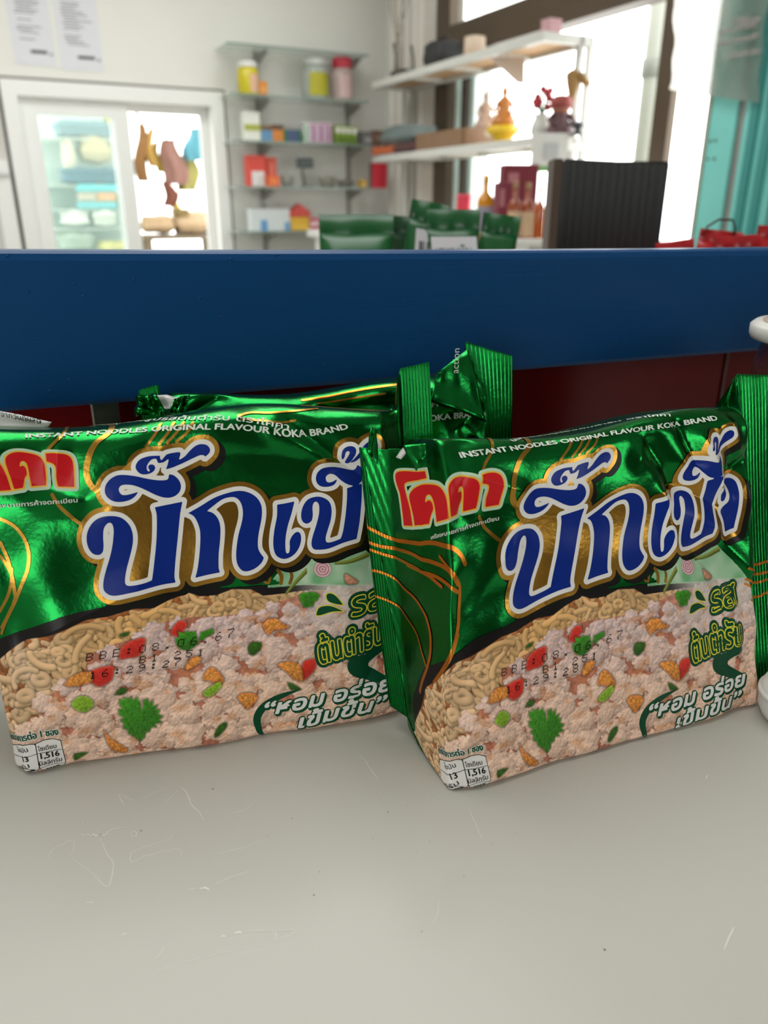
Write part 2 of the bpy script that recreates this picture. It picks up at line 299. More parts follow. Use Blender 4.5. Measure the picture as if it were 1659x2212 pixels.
# ---------------------------------------------------------------- printed artwork of the noodle packet, digitised in millimetres on its film
def PP(s): v = np.array(s.split(), float); return v.reshape(-1, 2)
ART={'logo':[PP("34.25 78.72 34.3 79.47 34.32 80.23 34.37 81.03 34.48 81.96 34.62 82.93 34.8 83.77 35.03 84.4 35.31 84.89 35.62 85.3 35.99 85.66 36.41 85.93 36.78 86.08 37.1 86.09 37.38 85.98 37.61 85.75 37.8 85.38 37.94 84.89 38.02 84.3 38.03 83.64 37.98 82.89 37.85 82 37.63 80.76 37.33 79.33 36.97 77.91 36.59 76.57 36.15 75.24 35.66 73.86 35.07 72.35 34.42 70.8 33.87 69.38 33.45 68.21 33.12 67.19 32.86 66.21 32.66 65.2 32.54 64.23 32.55 63.41 32.74 62.78 33.07 62.29 33.47 61.86 33.93 61.48 34.47 61.16 35.12 60.93 35.86 60.81 36.72 60.77 37.74 60.81 39.68 60.99 42.07 61.26 44.47 61.52 46.79 61.77 49.13 62.01 51.27 62.17 53.24 62.2 55.01 62.15 56.34 62.11 56.24 62.66 56.12 63.4 56.1 64.28 56.29 65.75 56.61 67.6 57.01 69.8 57.57 72.64 58.22 75.88 58.82 78.85 59.31 81.36 59.75 83.62 60.16 85.55 60.59 87.14 61 88.44 61.31 89.39 60.05 89.34 58.38 89.29 56.7 89.23 55 89.18 53.29 89.12 52 89.08 52.15 88.4 52.33 87.47 52.39 86.35 52.21 83.96 51.87 80.9 51.41 77.69 50.76 74.21 49.99 70.57 49.36 67.68 49.05 66.33 48.78 65.21 48.57 64.38 48.05 64.22 47.35 64.02 46.5 63.84 45.23 63.68 43.73 63.55 42.45 63.48 41.56 63.49 40.82 63.58 40.27 63.79 39.93 64.16 39.78 64.66 39.77 65.29 39.93 66.35 40.24 67.66 40.6 68.96 40.99 70.16 41.43 71.36 41.87 72.55 42.31 73.78 42.75 75 43.13 76.13 43.42 77.09 43.65 77.96 43.81 78.84 43.93 79.76 43.98 80.68 43.93 81.62 43.78 82.59 43.54 83.58 43.14 84.53 42.56 85.48 41.83 86.4 41.02 87.15 40.12 87.66 39.14 88.01 38.1 88.23 36.96 88.35 35.76 88.34 34.65 88.19 33.66 87.9 32.76 87.46 31.93 86.88 31.17 86.14 30.49 85.26 29.94 84.32 29.52 83.32 29.23 82.25 29.07 81.17 29.06 80.03 29.19 78.88 29.42 77.87 29.76 77.05 30.19 76.37 30.7 75.87 31.31 75.54 31.98 75.4 32.58 75.41 33.06 75.6 33.46 75.95 33.78 76.44 34 77.1 34.14 77.91"),PP("36.58 97.18 36.7 97.77 36.89 98.37 37.19 98.97 37.61 99.56 38.13 100.14 38.74 100.63 39.46 101.02 40.26 101.33 41.1 101.51 41.97 101.53 42.89 101.42 43.86 101.25 44.89 101.01 45.98 100.71 47.09 100.36 48.23 99.93 49.4 99.46 50.54 99.01 51.68 98.61 52.79 98.24 53.8 97.94 54.68 97.74 55.45 97.61 56.1 97.55 56.58 97.53 56.97 97.56 57.29 97.75 57.52 98.19 57.67 98.78 57.78 99.24 58.21 99.09 58.78 98.89 59.33 98.58 59.84 98.1 60.33 97.52 60.74 96.9 61.04 96.27 61.24 95.61 61.34 94.97 61.3 94.35 61.16 93.75 60.9 93.2 60.52 92.69 60.02 92.23 59.45 91.86 58.8 91.61 58.06 91.46 57.31 91.42 56.56 91.49 55.8 91.67 55.02 91.93 54.21 92.29 53.39 92.75 52.55 93.26 51.67 93.86 50.77 94.52 49.9 95.15 49.07 95.72 48.26 96.25 47.49 96.72 46.73 97.12 46 97.46 45.29 97.72 44.58 97.91 43.9 98.03 43.29 98.1 42.75 98.11 42.27 98.07 41.88 97.95 41.56 97.74 41.32 97.45 41.16 97.12 41.08 96.75 41.08 96.33 41.16 95.93 41.34 95.54 41.6 95.17 41.94 94.89 42.38 94.73 42.89 94.65 43.44 94.62 44.01 94.65 44.62 94.72 45.24 94.81 45.94 94.91 46.65 95.03 47.2 95.12 46.9 94.73 46.5 94.22 46.03 93.76 45.52 93.39 44.95 93.07 44.28 92.83 43.48 92.65 42.58 92.55 41.7 92.53 40.84 92.6 39.98 92.76 39.22 93 38.58 93.31 38.03 93.71 37.57 94.14 37.2 94.59 36.92 95.07 36.72 95.57 36.59 96.09 36.55 96.62"),PP("47.19 103.12 47.22 103.64 47.39 104.15 47.65 104.62 47.99 105.05 48.42 105.43 48.91 105.73 49.47 105.96 50.1 106.11 50.76 106.21 51.4 106.28 52.07 106.29 52.82 106.25 53.78 106.14 54.83 105.97 55.63 105.84 55.51 105.71 55.37 105.53 55.31 105.29 55.41 104.95 55.59 104.56 55.73 104.25 56.29 104.77 57.02 105.43 57.58 105.94 58.11 106 58.81 106.07 59.56 106.11 60.38 106.1 61.25 106.05 61.9 105.96 62.12 105.83 62.23 105.63 62.23 105.38 62.02 104.7 61.68 103.85 61.41 103.18 62.01 103.45 62.79 103.81 63.57 104.24 64.25 104.79 64.92 105.41 65.58 105.97 66.24 106.45 66.9 106.87 67.55 107.19 68.18 107.38 68.81 107.46 69.42 107.45 70.06 107.34 70.69 107.14 71.22 106.86 71.65 106.48 71.97 106.02 72.16 105.56 72.21 105.1 72.13 104.64 71.9 104.18 71.42 103.72 70.79 103.27 70.31 102.93 70.26 103.12 70.17 103.38 69.98 103.58 69.61 103.72 69.11 103.81 68.54 103.8 67.88 103.65 67.13 103.39 66.36 103.12 65.57 102.88 64.75 102.62 63.91 102.37 63.02 102.12 62.1 101.87 61.21 101.66 60.37 101.46 59.56 101.29 58.8 101.16 58.06 101.08 57.36 101.05 56.83 101.02 57.04 101.38 57.31 101.86 57.57 102.42 57.81 103.11 58.05 103.88 58.22 104.47 57.73 104.18 57.08 103.8 56.43 103.53 55.78 103.47 55.12 103.53 54.62 103.58 54.47 104.06 54.28 104.68 54.13 105.16 53.73 105.17 53.2 105.18 52.7 105.09 52.29 104.88 51.92 104.57 51.59 104.23 51.28 103.86 51.01 103.46 50.82 103.05 50.75 102.63 50.77 102.22 50.83 101.86 50.95 101.6 51.11 101.39 51.23 101.24 51.39 101.3 51.6 101.38 51.7 101.53 51.6 101.79 51.4 102.12 51.28 102.45 51.27 102.77 51.34 103.09 51.49 103.33 51.79 103.47 52.18 103.52 52.54 103.49 52.87 103.36 53.17 103.14 53.38 102.88 53.49 102.55 53.5 102.18 53.41 101.82 53.21 101.49 52.92 101.18 52.54 100.92 52.07 100.73 51.52 100.6 50.95 100.52 50.35 100.51 49.73 100.56 49.17 100.69 48.71 100.89 48.32 101.17 47.97 101.54 47.63 102.01 47.34 102.57"),PP("62.77 85.22 63.98 85.67 65.59 86.27 67.2 86.9 68.69 87.56 70.19 88.25 71.67 88.83 73.15 89.26 74.62 89.59 76.09 89.85 77.59 90.07 79.08 90.22 80.46 90.24 81.67 90.11 82.76 89.85 83.78 89.46 84.79 88.95 85.73 88.32 86.53 87.59 87.17 86.75 87.67 85.82 88.01 84.86 88.18 83.92 88.19 82.95 88.12 81.99 87.99 81.06 87.79 80.14 87.54 79.16 87.22 78.1 86.86 76.99 86.52 75.88 86.22 74.76 85.94 73.64 85.75 72.56 85.64 71.55 85.61 70.59 85.75 69.64 86.21 68.6 86.85 67.57 87.35 66.8 87.13 66.36 86.83 65.77 86.37 65.17 85.7 64.57 84.89 63.96 83.99 63.45 82.99 63.07 81.92 62.8 80.97 62.71 80.23 62.8 79.61 63.07 79.07 63.53 78.56 64.23 78.12 65.11 77.83 66.15 77.72 67.3 77.76 68.59 77.93 70.03 78.23 71.7 78.65 73.5 79.12 75.19 79.65 76.68 80.22 78.05 80.7 79.32 81.06 80.49 81.32 81.56 81.48 82.58 81.5 83.6 81.42 84.58 81.24 85.46 80.99 86.23 80.64 86.9 80.21 87.46 79.71 87.89 79.12 88.21 78.36 88.39 77.35 88.45 76.16 88.38 74.96 88.13 73.75 87.61 72.52 86.91 71.43 86.27 70.51 85.75 69.73 85.28 69.16 84.94 69.74 84.7 70.51 84.37 71.21 83.92 71.78 83.33 72.29 82.61 72.7 81.81 72.99 80.93 73.17 79.97 73.24 78.86 73.17 77.56 72.99 76.1 72.75 74.6 72.46 73.07 72.12 71.49 71.84 69.89 71.62 68.18 71.47 66.45 71.39 65.07 71.46 64.41 71.61 63.86 71.73 63.46 70.61 63.39 69.12 63.29 67.59 63.17 65.97 63.01 64.31 62.82 63.06 62.67 63.39 63.53 63.82 64.7 64.26 66.13 64.71 67.99 65.17 70.16 65.56 72.27 65.88 74.29 66.13 76.25 66.25 77.97 66.19 79.3 65.99 80.4 65.72 81.41 65.4 82.38 65 83.26 64.54 83.98 63.94 84.53 63.28 84.93"),PP("93.64 84.49 94.45 84.57 95.53 84.67 96.64 84.81 97.81 85 99.01 85.22 99.91 85.39 99.58 84.31 99.12 82.86 98.61 81.33 98 79.76 97.32 78.11 96.74 76.56 96.31 75.19 95.96 73.93 95.69 72.71 95.5 71.48 95.38 70.3 95.33 69.3 95.33 68.57 95.39 67.96 95.54 67.55 95.85 67.4 96.24 67.46 96.56 67.72 96.75 68.24 96.87 68.95 96.96 69.67 96.99 70.33 97 70.98 97.11 71.63 97.41 72.3 97.81 72.95 98.26 73.52 98.77 74.02 99.34 74.43 99.85 74.66 100.33 74.66 100.76 74.47 101.07 74.09 101.26 73.5 101.33 72.72 101.26 71.86 101.03 70.92 100.67 69.9 100.18 68.95 99.56 68.08 98.81 67.28 97.99 66.62 97.07 66.12 96.08 65.77 95.14 65.61 94.25 65.67 93.41 65.93 92.69 66.31 92.11 66.78 91.66 67.37 91.34 68.15 91.14 69.15 91.07 70.32 91.12 71.6 91.3 72.96 91.6 74.41 91.96 75.91 92.42 77.5 92.94 79.13 93.33 80.66 93.52 82.12 93.6 83.47"),PP("101.91 80.69 102.08 81.62 102.37 82.64 102.78 83.59 103.31 84.47 103.96 85.3 104.71 85.97 105.6 86.43 106.59 86.73 107.54 86.89 108.41 86.93 109.25 86.83 110.05 86.6 110.85 86.23 111.62 85.73 112.23 85.08 112.61 84.28 112.82 83.34 112.91 82.32 112.86 81.21 112.68 80.02 112.42 78.83 112.05 77.66 111.6 76.5 111.16 75.36 110.73 74.21 110.32 73.08 110.08 72.13 110.03 71.44 110.15 70.86 110.48 70.5 111.1 70.41 111.93 70.54 112.81 70.73 113.77 71.01 114.78 71.35 115.55 71.62 115.83 72.24 116.2 73.08 116.55 74.12 116.98 75.87 117.45 78.02 117.88 80.16 118.24 82.27 118.55 84.38 118.79 86.21 118.94 87.65 119.02 88.85 119.08 89.73 119.85 89.92 120.88 90.17 121.94 90.43 123.04 90.68 124.17 90.93 125.03 91.12 124.77 89.51 124.44 87.35 124.1 85.01 123.75 82.52 123.38 79.85 122.98 77.34 122.49 74.97 121.97 72.77 121.57 71.12 120.14 70.85 118.27 70.48 116.39 70.04 114.57 69.45 112.74 68.78 111.1 68.29 109.71 68.05 108.51 67.98 107.49 67.99 106.66 68.01 105.99 68.11 105.47 68.36 105.1 68.81 104.89 69.42 104.83 70.15 104.94 71.02 105.2 72.01 105.55 73.11 106.02 74.34 106.58 75.68 107.1 77.02 107.56 78.37 107.98 79.71 108.29 80.95 108.47 82.08 108.54 83.09 108.5 83.92 108.31 84.5 108 84.93 107.67 85.17 107.32 85.18 106.95 85.01 106.63 84.7 106.4 84.25 106.22 83.66 106.11 82.99 106.08 82.22 106.12 81.36 106.08 80.53 105.95 79.73 105.75 78.96 105.42 78.33 104.88 77.86 104.21 77.53 103.59 77.42 103.03 77.58 102.53 77.96 102.15 78.47 101.94 79.1 101.87 79.86"),PP("108 92.72 108.05 93.51 108.29 94.36 108.7 95.13 109.26 95.81 109.99 96.4 110.85 96.85 111.86 97.1 113 97.21 114.16 97.23 115.32 97.16 116.51 97 117.7 96.79 118.95 96.5 120.21 96.16 121.28 95.96 122.04 95.99 122.66 96.16 123.16 96.47 123.52 96.98 123.75 97.63 123.91 98.13 124.4 97.85 125.05 97.47 125.58 96.97 125.93 96.29 126.17 95.5 126.23 94.67 126.08 93.8 125.75 92.91 125.26 92.14 124.56 91.5 123.69 90.98 122.75 90.66 121.73 90.58 120.64 90.69 119.6 90.97 118.62 91.46 117.69 92.1 116.87 92.73 116.25 93.31 115.74 93.87 115.2 94.3 114.54 94.6 113.85 94.78 113.21 94.78 112.59 94.55 112.02 94.16 111.65 93.69 111.57 93.11 111.69 92.45 111.97 91.98 112.44 91.82 113.07 91.84 113.75 91.99 114.52 92.3 115.34 92.74 115.97 93.07 115.6 92.46 115.09 91.66 114.43 91 113.57 90.61 112.56 90.37 111.58 90.27 110.68 90.29 109.81 90.45 109.1 90.77 108.56 91.3 108.18 91.98"),PP("118.14 101.14 118.24 101.85 118.47 102.67 118.82 103.38 119.33 103.93 119.96 104.38 120.62 104.68 121.34 104.81 122.08 104.8 122.69 104.64 123.11 104.31 123.39 103.83 123.48 103.26 123.34 102.56 123.01 101.77 122.59 100.98 122.06 100.13 121.44 99.28 120.86 98.71 120.27 98.54 119.71 98.64 119.42 98.94 119.56 99.49 119.96 100.23 120.34 100.94 120.7 101.61 121.03 102.25 121.15 102.7 120.89 102.93 120.4 102.97 119.96 102.77 119.65 102.18 119.38 101.35 119.13 100.67 118.94 100.3 118.74 100 118.56 99.92 118.37 100.14 118.19 100.59"),PP("121.39 98.82 122.03 99.6 122.89 100.64 123.79 101.76 124.72 102.97 125.69 104.26 126.65 105.34 127.6 106.13 128.54 106.7 129.38 107.02 130.11 107.04 130.73 106.81 131.18 106.44 131.44 105.91 131.52 105.26 131.34 104.64 130.83 104.15 130.05 103.7 129.15 103.24 128.12 102.79 126.98 102.34 125.9 101.79 124.93 101.02 124.03 100.16 123.22 99.49 122.51 99.14 121.86 98.95"),PP("127.18 84.06 127.28 84.8 127.5 85.53 127.85 86.23 128.33 86.92 128.95 87.6 129.67 88.18 130.53 88.65 131.5 89.04 132.42 89.31 133.25 89.46 134.04 89.49 134.71 89.37 135.27 89.07 135.72 88.62 136 88.02 136.14 86.95 136.14 85.6 136.08 84.14 135.96 82.6 135.76 80.96 135.54 79.33 135.27 77.66 134.96 76 134.67 74.54 134.42 73.31 134.21 72.28 134.04 71.51 132.57 71.21 130.68 70.83 129.22 70.55 129.17 71.26 129.08 72.2 128.94 73.14 128.72 74.02 128.44 74.91 128.17 75.76 127.84 76.57 127.52 77.33 127.43 78.05 127.67 78.68 128.15 79.26 128.73 79.84 129.49 80.38 130.36 80.92 131.03 81.58 131.35 82.43 131.47 83.4 131.51 84.41 131.52 85.62 131.44 86.86 131.27 87.61 130.93 87.58 130.49 87.06 130.13 86.41 129.94 85.64 129.82 84.73 129.68 83.89 129.49 83.17 129.28 82.51 128.99 82.04 128.55 81.76 128.03 81.65 127.62 81.82 127.37 82.39 127.21 83.23")],
'goldfill':[PP("38.78 90.66 47.37 93.55 53.15 89.44 50.08 63.78 40.76 64.2"),PP("59.94 85.59 63.59 85.92 66.67 79.93 62.64 61.86 56.28 62.35"),PP("72.81 85.59 78.38 88.62 81.13 86.89 79.24 65.47 72.26 63.97 73.54 83.12"),PP("87.69 83.94 93.15 84.52 91.3 67.66 86.29 67.15"),PP("98.58 84.24 102.99 83.09 101.59 70.85 104.47 68.67 97.2 66.19 96.95 76.06"),PP("113.07 89.78 118.76 90.23 115.9 70.58 110.21 70.36"),PP("123.02 90.66 126.8 91.08 125.64 71.95 121.82 71.73")],
'koka':[PP("-24.26 115.74 -24.17 116.38 -23.93 116.9 -23.52 117.33 -22.97 117.68 -22.25 117.94 -21.32 118.12 -19.84 118.26 -18.04 118.34 -16.16 118.38 -14.23 118.38 -12.21 118.36 -10.23 118.36 -8.2 117.95 -6.23 117.36 -4.76 116.96 -4.49 116.1 -4.14 114.98 -3.87 114.12 -5.69 114.45 -8.1 114.9 -10.44 115.02 -12.54 114.71 -14.5 114.41 -16.04 114.11 -16.85 113.85 -17.43 113.55 -17.84 113.17 -18.05 112.74 -18.07 112.24 -18 111.64 -17.79 110.71 -17.48 109.58 -17.13 108.36 -16.74 107.05 -16.32 105.65 -15.96 104.21 -15.71 102.66 -15.52 101.06 -15.36 99.72 -15.24 98.8 -15.14 98.03 -15.07 97.47 -16.92 97.19 -19.36 96.82 -21.27 96.52 -21.27 97.49 -21.28 98.81 -21.31 100.37 -21.39 102.41 -21.49 104.74 -21.61 106.7 -21.69 107.89 -21.8 108.86 -22.03 109.83 -22.49 110.86 -23.06 111.9 -23.54 112.91 -23.89 113.92 -24.16 114.9"),PP("-13.68 97.87 -13.77 98.81 -13.9 100.08 -14.12 101.43 -14.49 102.89 -14.93 104.44 -15.27 105.81 -15.48 106.85 -15.59 107.72 -15.54 108.5 -15.32 109.19 -14.93 109.79 -14.33 110.4 -13.45 111.09 -12.36 111.79 -11.12 112.4 -9.74 112.83 -8.27 112.91 -6.78 112.73 -5.27 112.44 -3.72 112.06 -2.23 111.65 -0.72 111.2 0.75 110.71 2 110.17 2.94 109.57 3.68 108.92 4.31 108.19 4.85 107.41 5.28 106.56 5.67 105.58 5.97 104.41 6.22 103.11 6.46 101.83 6.73 100.55 6.99 99.3 7.18 98.36 5.41 98.25 2.73 98.14 0.62 98.05 0.39 99.14 0.09 100.59 -0.21 101.98 -0.47 103.21 -0.74 104.38 -1.05 105.41 -1.39 106.26 -1.75 106.98 -2.14 107.55 -2.55 107.95 -3.02 108.24 -3.5 108.42 -3.99 108.46 -4.48 108.39 -4.9 108.2 -5.23 107.86 -5.49 107.4 -5.67 106.99 -5.74 106.66 -5.73 106.37 -5.71 106.16 -5.18 106.32 -4.47 106.51 -3.81 106.56 -3.23 106.4 -2.68 106.09 -2.21 105.66 -1.83 105.01 -1.53 104.23 -1.36 103.57 -1.38 103.12 -1.52 102.78 -1.63 102.52 -1.98 102.1 -2.44 101.52 -2.89 100.83 -3.3 99.91 -3.69 98.87 -3.99 98.08 -6.79 98.41 -10.55 98.53"),PP("8.02 98.58 7.84 99.41 7.59 100.5 7.37 101.66 7.17 102.88 6.98 104.16 6.84 105.35 6.71 106.4 6.62 107.36 6.65 108.19 6.81 108.84 7.08 109.35 7.46 109.81 7.95 110.28 8.55 110.71 9.21 111.03 9.94 111.21 10.73 111.28 11.56 111.26 12.44 111.14 13.35 110.93 14.23 110.68 15.08 110.41 15.9 110.11 16.61 109.74 17.18 109.29 17.63 108.78 17.99 108.19 18.25 107.56 18.42 106.85 18.5 106.01 18.5 104.79 18.41 103.38 18.31 102.13 18.18 101.11 18.03 100.24 17.92 99.59 16.51 99.52 14.69 99.42 13.28 99.34 13.22 100.1 13.14 101.09 13.08 102.1 13.06 103.07 13.05 104.05 13.03 104.95 12.99 105.75 12.95 106.47 12.83 107.05 12.64 107.46 12.37 107.78 12.07 107.96 11.73 107.99 11.35 107.87 11.05 107.63 10.85 107.19 10.72 106.61 10.63 106.17 10.92 106.3 11.31 106.47 11.66 106.49 11.96 106.31 12.24 105.99 12.42 105.58 12.49 104.91 12.48 104.12 12.46 103.51 12.17 103.12 11.79 102.58 11.44 101.9 11.16 100.93 10.91 99.8 10.73 98.94 9.91 98.83 8.84 98.69"),PP("19.11 110.6 19.78 110.68 20.68 110.78 21.63 110.81 22.63 110.75 23.69 110.62 24.63 110.41 25.41 110.11 26.08 109.73 26.63 109.25 27.02 108.68 27.29 108.02 27.46 107.22 27.53 106.13 27.52 104.85 27.45 103.48 27.33 101.88 27.16 100.18 27.02 98.9 25.39 99 23.3 99.13 21.69 99.22 21.65 99.99 21.61 101.01 21.61 102 21.72 102.9 21.87 103.79 21.98 104.56 22.02 105.18 22.01 105.7 21.93 106.15 21.81 106.52 21.63 106.81 21.3 107.06 20.62 107.34 19.76 107.59 19.1 107.78 19.1 108.64 19.11 109.75")],
'gold':[[2,PP("38.37 134.63 39.19 117.97 35.46 114.27 32.77 109.07 31.42 104.22 32 99.64 34.62 96.18")],[1.2,PP("23.69 141.33 23.72 117.46 21.22 114.02 19.9 112.04")],[1.2,PP("19.52 96.48 21.24 93.25 24.22 89.89 28.04 86.36 30.83 84.69")],[1.1,PP("56.62 118.85 55.11 115.05 51.19 109.65")],[1.1,PP("61.09 118.14 59.07 114.05 55.63 109.76")],[1.1,PP("64.21 117.19 62.2 113.88 58.3 109.72")],[1.1,PP("67.33 116.33 65.25 112.58 61.42 109.6")],[0.9,PP("86.58 58.73 87.98 57.59 89.34 61.92")],[1.4,PP("91.86 62.17 93.16 59.56 92.71 57.1")],[1.2,PP("96.36 61.77 96.92 59.22 95.97 56.79")]],
'gold_left':[[1.15,PP("2.82 88.85 6.3 87.01 9.54 82.9 10.59 77.9 9.74 72.92 7.13 67.55 3.78 61.38 1.09 56.95 -3.61 49.15")],[1.15,PP("1.82 81.35 3.64 76.34 4.3 71.79 4.45 65.87 4.31 62.21")],[1,PP("1.29 77.36 2.99 74.57 4.24 71.34")],[1,PP("4.67 72.98 3.81 68.03 1.97 63.6 -1.8 58.04")],[1,PP("5.01 64.31 1.07 56.8 -3.14 51.39")],[1.1,PP("82.86 116.51 85.84 117.51 93.59 117.24 103.61 118.76 111.46 121.33")],[1,PP("83.69 115.08 91.29 113.64 98.02 112.64 102.53 113.67")]],
'gold_right':[[1.6,PP("-43.62 84.47 -35.23 82.15 -28.53 80.8 -17.72 82.65 -6.84 84.72 2.82 84.08 8.11 82.81 10.83 79.75 11.61 77.35")],[1.5,PP("-44.93 76.7 -34.48 76 -26.36 77.12 -13.83 78.9 -2.86 78.03 5.06 75.71 7.99 71.26")],[1.3,PP("-41.44 73.04 -31.77 72.79 -21.29 73.59 -8.43 73.81 -0.57 70.49")],[1.2,PP("-43.96 63.21 -32.29 63.97 -24.9 62.05 -15.32 61.14 -10.19 58.21 -8.29 53.01 -9.28 46.1 -12.19 38.83 -16.57 30.26 -19.85 23.5")],[1.1,PP("-43.67 51.35 -32.68 51.87 -24.3 49.9 -17.74 47.11 -15.61 42.03 -13.24 38.29")],[1.3,PP("-19.83 73.1 -6.19 73.99 3.46 71.49 8.05 68.61")],[1.2,PP("1.19 80.12 6.62 74.81 8.73 70.37 8.59 65.28 8.13 62.08 7.48 57.5 5.4 51.75 0.17 44.25 -8.2 34.3")],[0.9,PP("7.17 54.26 3.8 47.17 -6.2 35.64")],[1,PP("131.21 56.78 152.43 47.73 157.52 48.62")],[1,PP("130.99 52.32 152.17 44.06 157.38 44.56")],[0.9,PP("130.89 50.41 152.16 40.9 157.26 41.75")],[0.9,PP("134.09 43.4 153 35.67 156.55 36.99")]],
'gold_back':[[1.4,PP("52.27 117.62 64.89 118 78.89 118.8 92.92 118.38")],[1,PP("58.56 114.47 72.17 114.13 86.09 114.06")],[1.2,PP("103.84 109.01 109.12 110.83 111.95 112.2")]],
'text':{'instant_left':PP("13.18 117.66 19.8 118.21 34.3 118.45 49.28 116.3 74.29 111.84 89.5 109.14 102.31 107.3 112.31 108.57 121.24 111.23"),
'instant_right':PP("15.27 111.72 32.42 114.64 51.28 117.18 70.32 116.96 89.49 114.4 105.84 113.09 120.58 113.87"),
'brand_back':PP("98.02 100.12 105.2 99.95 113.54 100.55 130.37 101.41"),
'thai_back':PP("100.49 105.52 105.63 105.55 111.25 106.09"),
'thai_left':PP("30.37 145.8 49.28 124.99 71.03 116.69 85.06 113.48 99.55 109.44"),
'thai_right':PP("36.15 120.26 62.35 134.04 78.04 127.8 101.49 118.92"),
'mark':PP("-2.64 92.26 9.38 93.02 18.48 93.48 27.33 93.66"),
'serving':PP("-8.28 10.58 -5.76 11.33 4.44 13.18 11.97 13.51"),
'so1':PP("4.7 8.35 10.68 8.66"),
'so2':PP("5.2 5.43 11.17 5.54"),
'so3':PP("4.46 3.01 11.76 3.25"),
'so4':PP("6.32 -0 10.91 0.69"),
'fat1':PP("-3.75 7.3 1.48 8.78"),
'fat2':PP("-1.12 4.68 1.25 5.21"),
'fat3':PP("-4.46 -0.14 1.33 3.11"),
'fat4':PP("-0.22 -0.36 2.9 0.95"),
'rod':PP("118.09 42.37 124.46 43.07 132.34 44.13"),
'tamrub':PP("105.36 25.46 117.45 27.38 130.94 28.65"),
'hom':PP("83.82 8.57 100.42 9.78 116.61 10.88 132.8 11.62"),
'khem':PP("95.32 1.75 110.79 3.82 130.17 4.98"),
'bbe':PP("24.13 39.02 35.39 39.08 48.94 39.22 61.63 39.23 70.32 39.64 76.61 40.43"),
'b1':PP("41.27 35.26 53.12 35.15 65.2 34.77"),
'time':PP("24.47 32.43 34.66 32.35 48.23 32.22 57.04 32.58")},
'cells':[PP("4.09 11.16 6.93 12.12 10.03 12.18 12.33 11.19 12.51 7.36 12.77 2.35 11.57 -0.36 8.19 -0.36 5.01 0.55 4.29 2.32"),PP("-7.85 8.11 -1.85 10.69 1.8 11.28 4 11.08 4.11 7.2 4.17 1.98 2.69 -0.25 -0.65 -0.36 -4.46 -0 -8.28 0.35")],
'celllines':[PP("3.8 7.5 12.36 7.89"),PP("-7.95 4.62 3.93 7.48"),PP("4.34 1.93 8.38 2.7 12.64 2.02"),PP("-5.31 -0 -0.2 2.12 4.05 1.09")],
'swoosh':PP("82.68 -2.58 80.45 4.15 80.21 7.81 82.28 11.35 86.62 14.24 91.94 16.05 97.49 17.08"),
'patch':PP("115.38 23.8 115.72 24.79 116.37 25.67 117.39 26.27 118.9 26.36 120.8 26.14 122.92 26.16 125.47 26.72 128.24 27.54 130.35 28.19 130.78 27.44 131.27 26.45 131.06 25.57 129.17 24.7 126.47 23.86 124.44 23.1 123.86 22.59 123.61 21.95 123.79 21.26 124.52 20.57 125.69 19.83 127.04 18.99 128.7 17.93 130.55 16.79 131.95 15.92 131.65 15.2 131.27 14.27 130.98 13.54 127.79 14.61 123.65 16.05 120.26 17.4 118.44 18.34 117.03 19.32 116.02 20.35 115.44 21.5 115.26 22.7"),
'speech':PP("108.72 24.17 109.66 21.83 112.09 17.29 110.39 20.61 110.83 23.88"),
'drops':[PP("109.03 51.45 109.45 51.77 110.1 51.89 110.77 51.81 111.41 51.51 112.08 51.01 112.76 50.33 113.5 49.33 114.25 48.16 114.82 47.25 113.8 47.48 112.47 47.77 111.31 48.11 110.46 48.47 109.79 48.86 109.3 49.35 109.01 50.05 108.91 50.85"),PP("104.94 44.85 105.15 45.47 105.49 46.22 106.01 46.81 106.77 47.13 107.71 47.29 108.65 47.33 109.48 47.29 110.3 47.13 111.22 46.82 112.41 46.23 113.69 45.48 114.67 44.9 113.53 44.98 112.03 45.07 110.58 45.05 109.24 44.79 107.95 44.41 106.86 44.12 106.12 44.02 105.48 43.99 105.04 44.06 104.85 44.24 104.84 44.53")],
'food':{'rim':PP("-14.87 42.38 -3.95 47.54 4.06 50.5 10.89 53.28 17.65 55.57 24.22 56.7 30.78 57.3 37.47 58.31 50.92 58.73 62.4 59.36 71.17 58.78 71.22 57.9 75.09 57.45 94.46 56.87 101.05 56.62 125.14 54.34 130.1 53.74"),
'noodle':PP("-15.48 32.8 -5.66 39.74 0.6 43.81 5.76 47.08 14.72 49.23 20.12 51.04 25.97 53.16 32.52 53.25 41.54 54.86 48.17 53.87 52.87 55.56 59.9 57.36 64.32 55.26 69.87 54.82 75.48 56.3 82.32 55.41 86.08 52.73 93.13 52.72 98.22 52.97"),
'meat':PP("-8.32 0.35 -2.04 16.29 6.28 20.69 8.96 27.74 15.61 31.47 23.59 36.2 24.68 41.84 33.75 44.41 40.09 45.43 47.73 49.61 59.19 50.04 70.24 48.63 74.29 48.48 85.73 48.5 92 51.33 98.22 52.97 108.57 53.82 114.82 53.8 121.69 52.01 150 49"),
'pale':PP("89.5 58.9 93.3 62.6 97 64.3 104.2 66.5 113.5 67.5 125.3 70 136 73 147 76 149 52 124.5 53.2 103.4 55.4 93.3 56.5"),
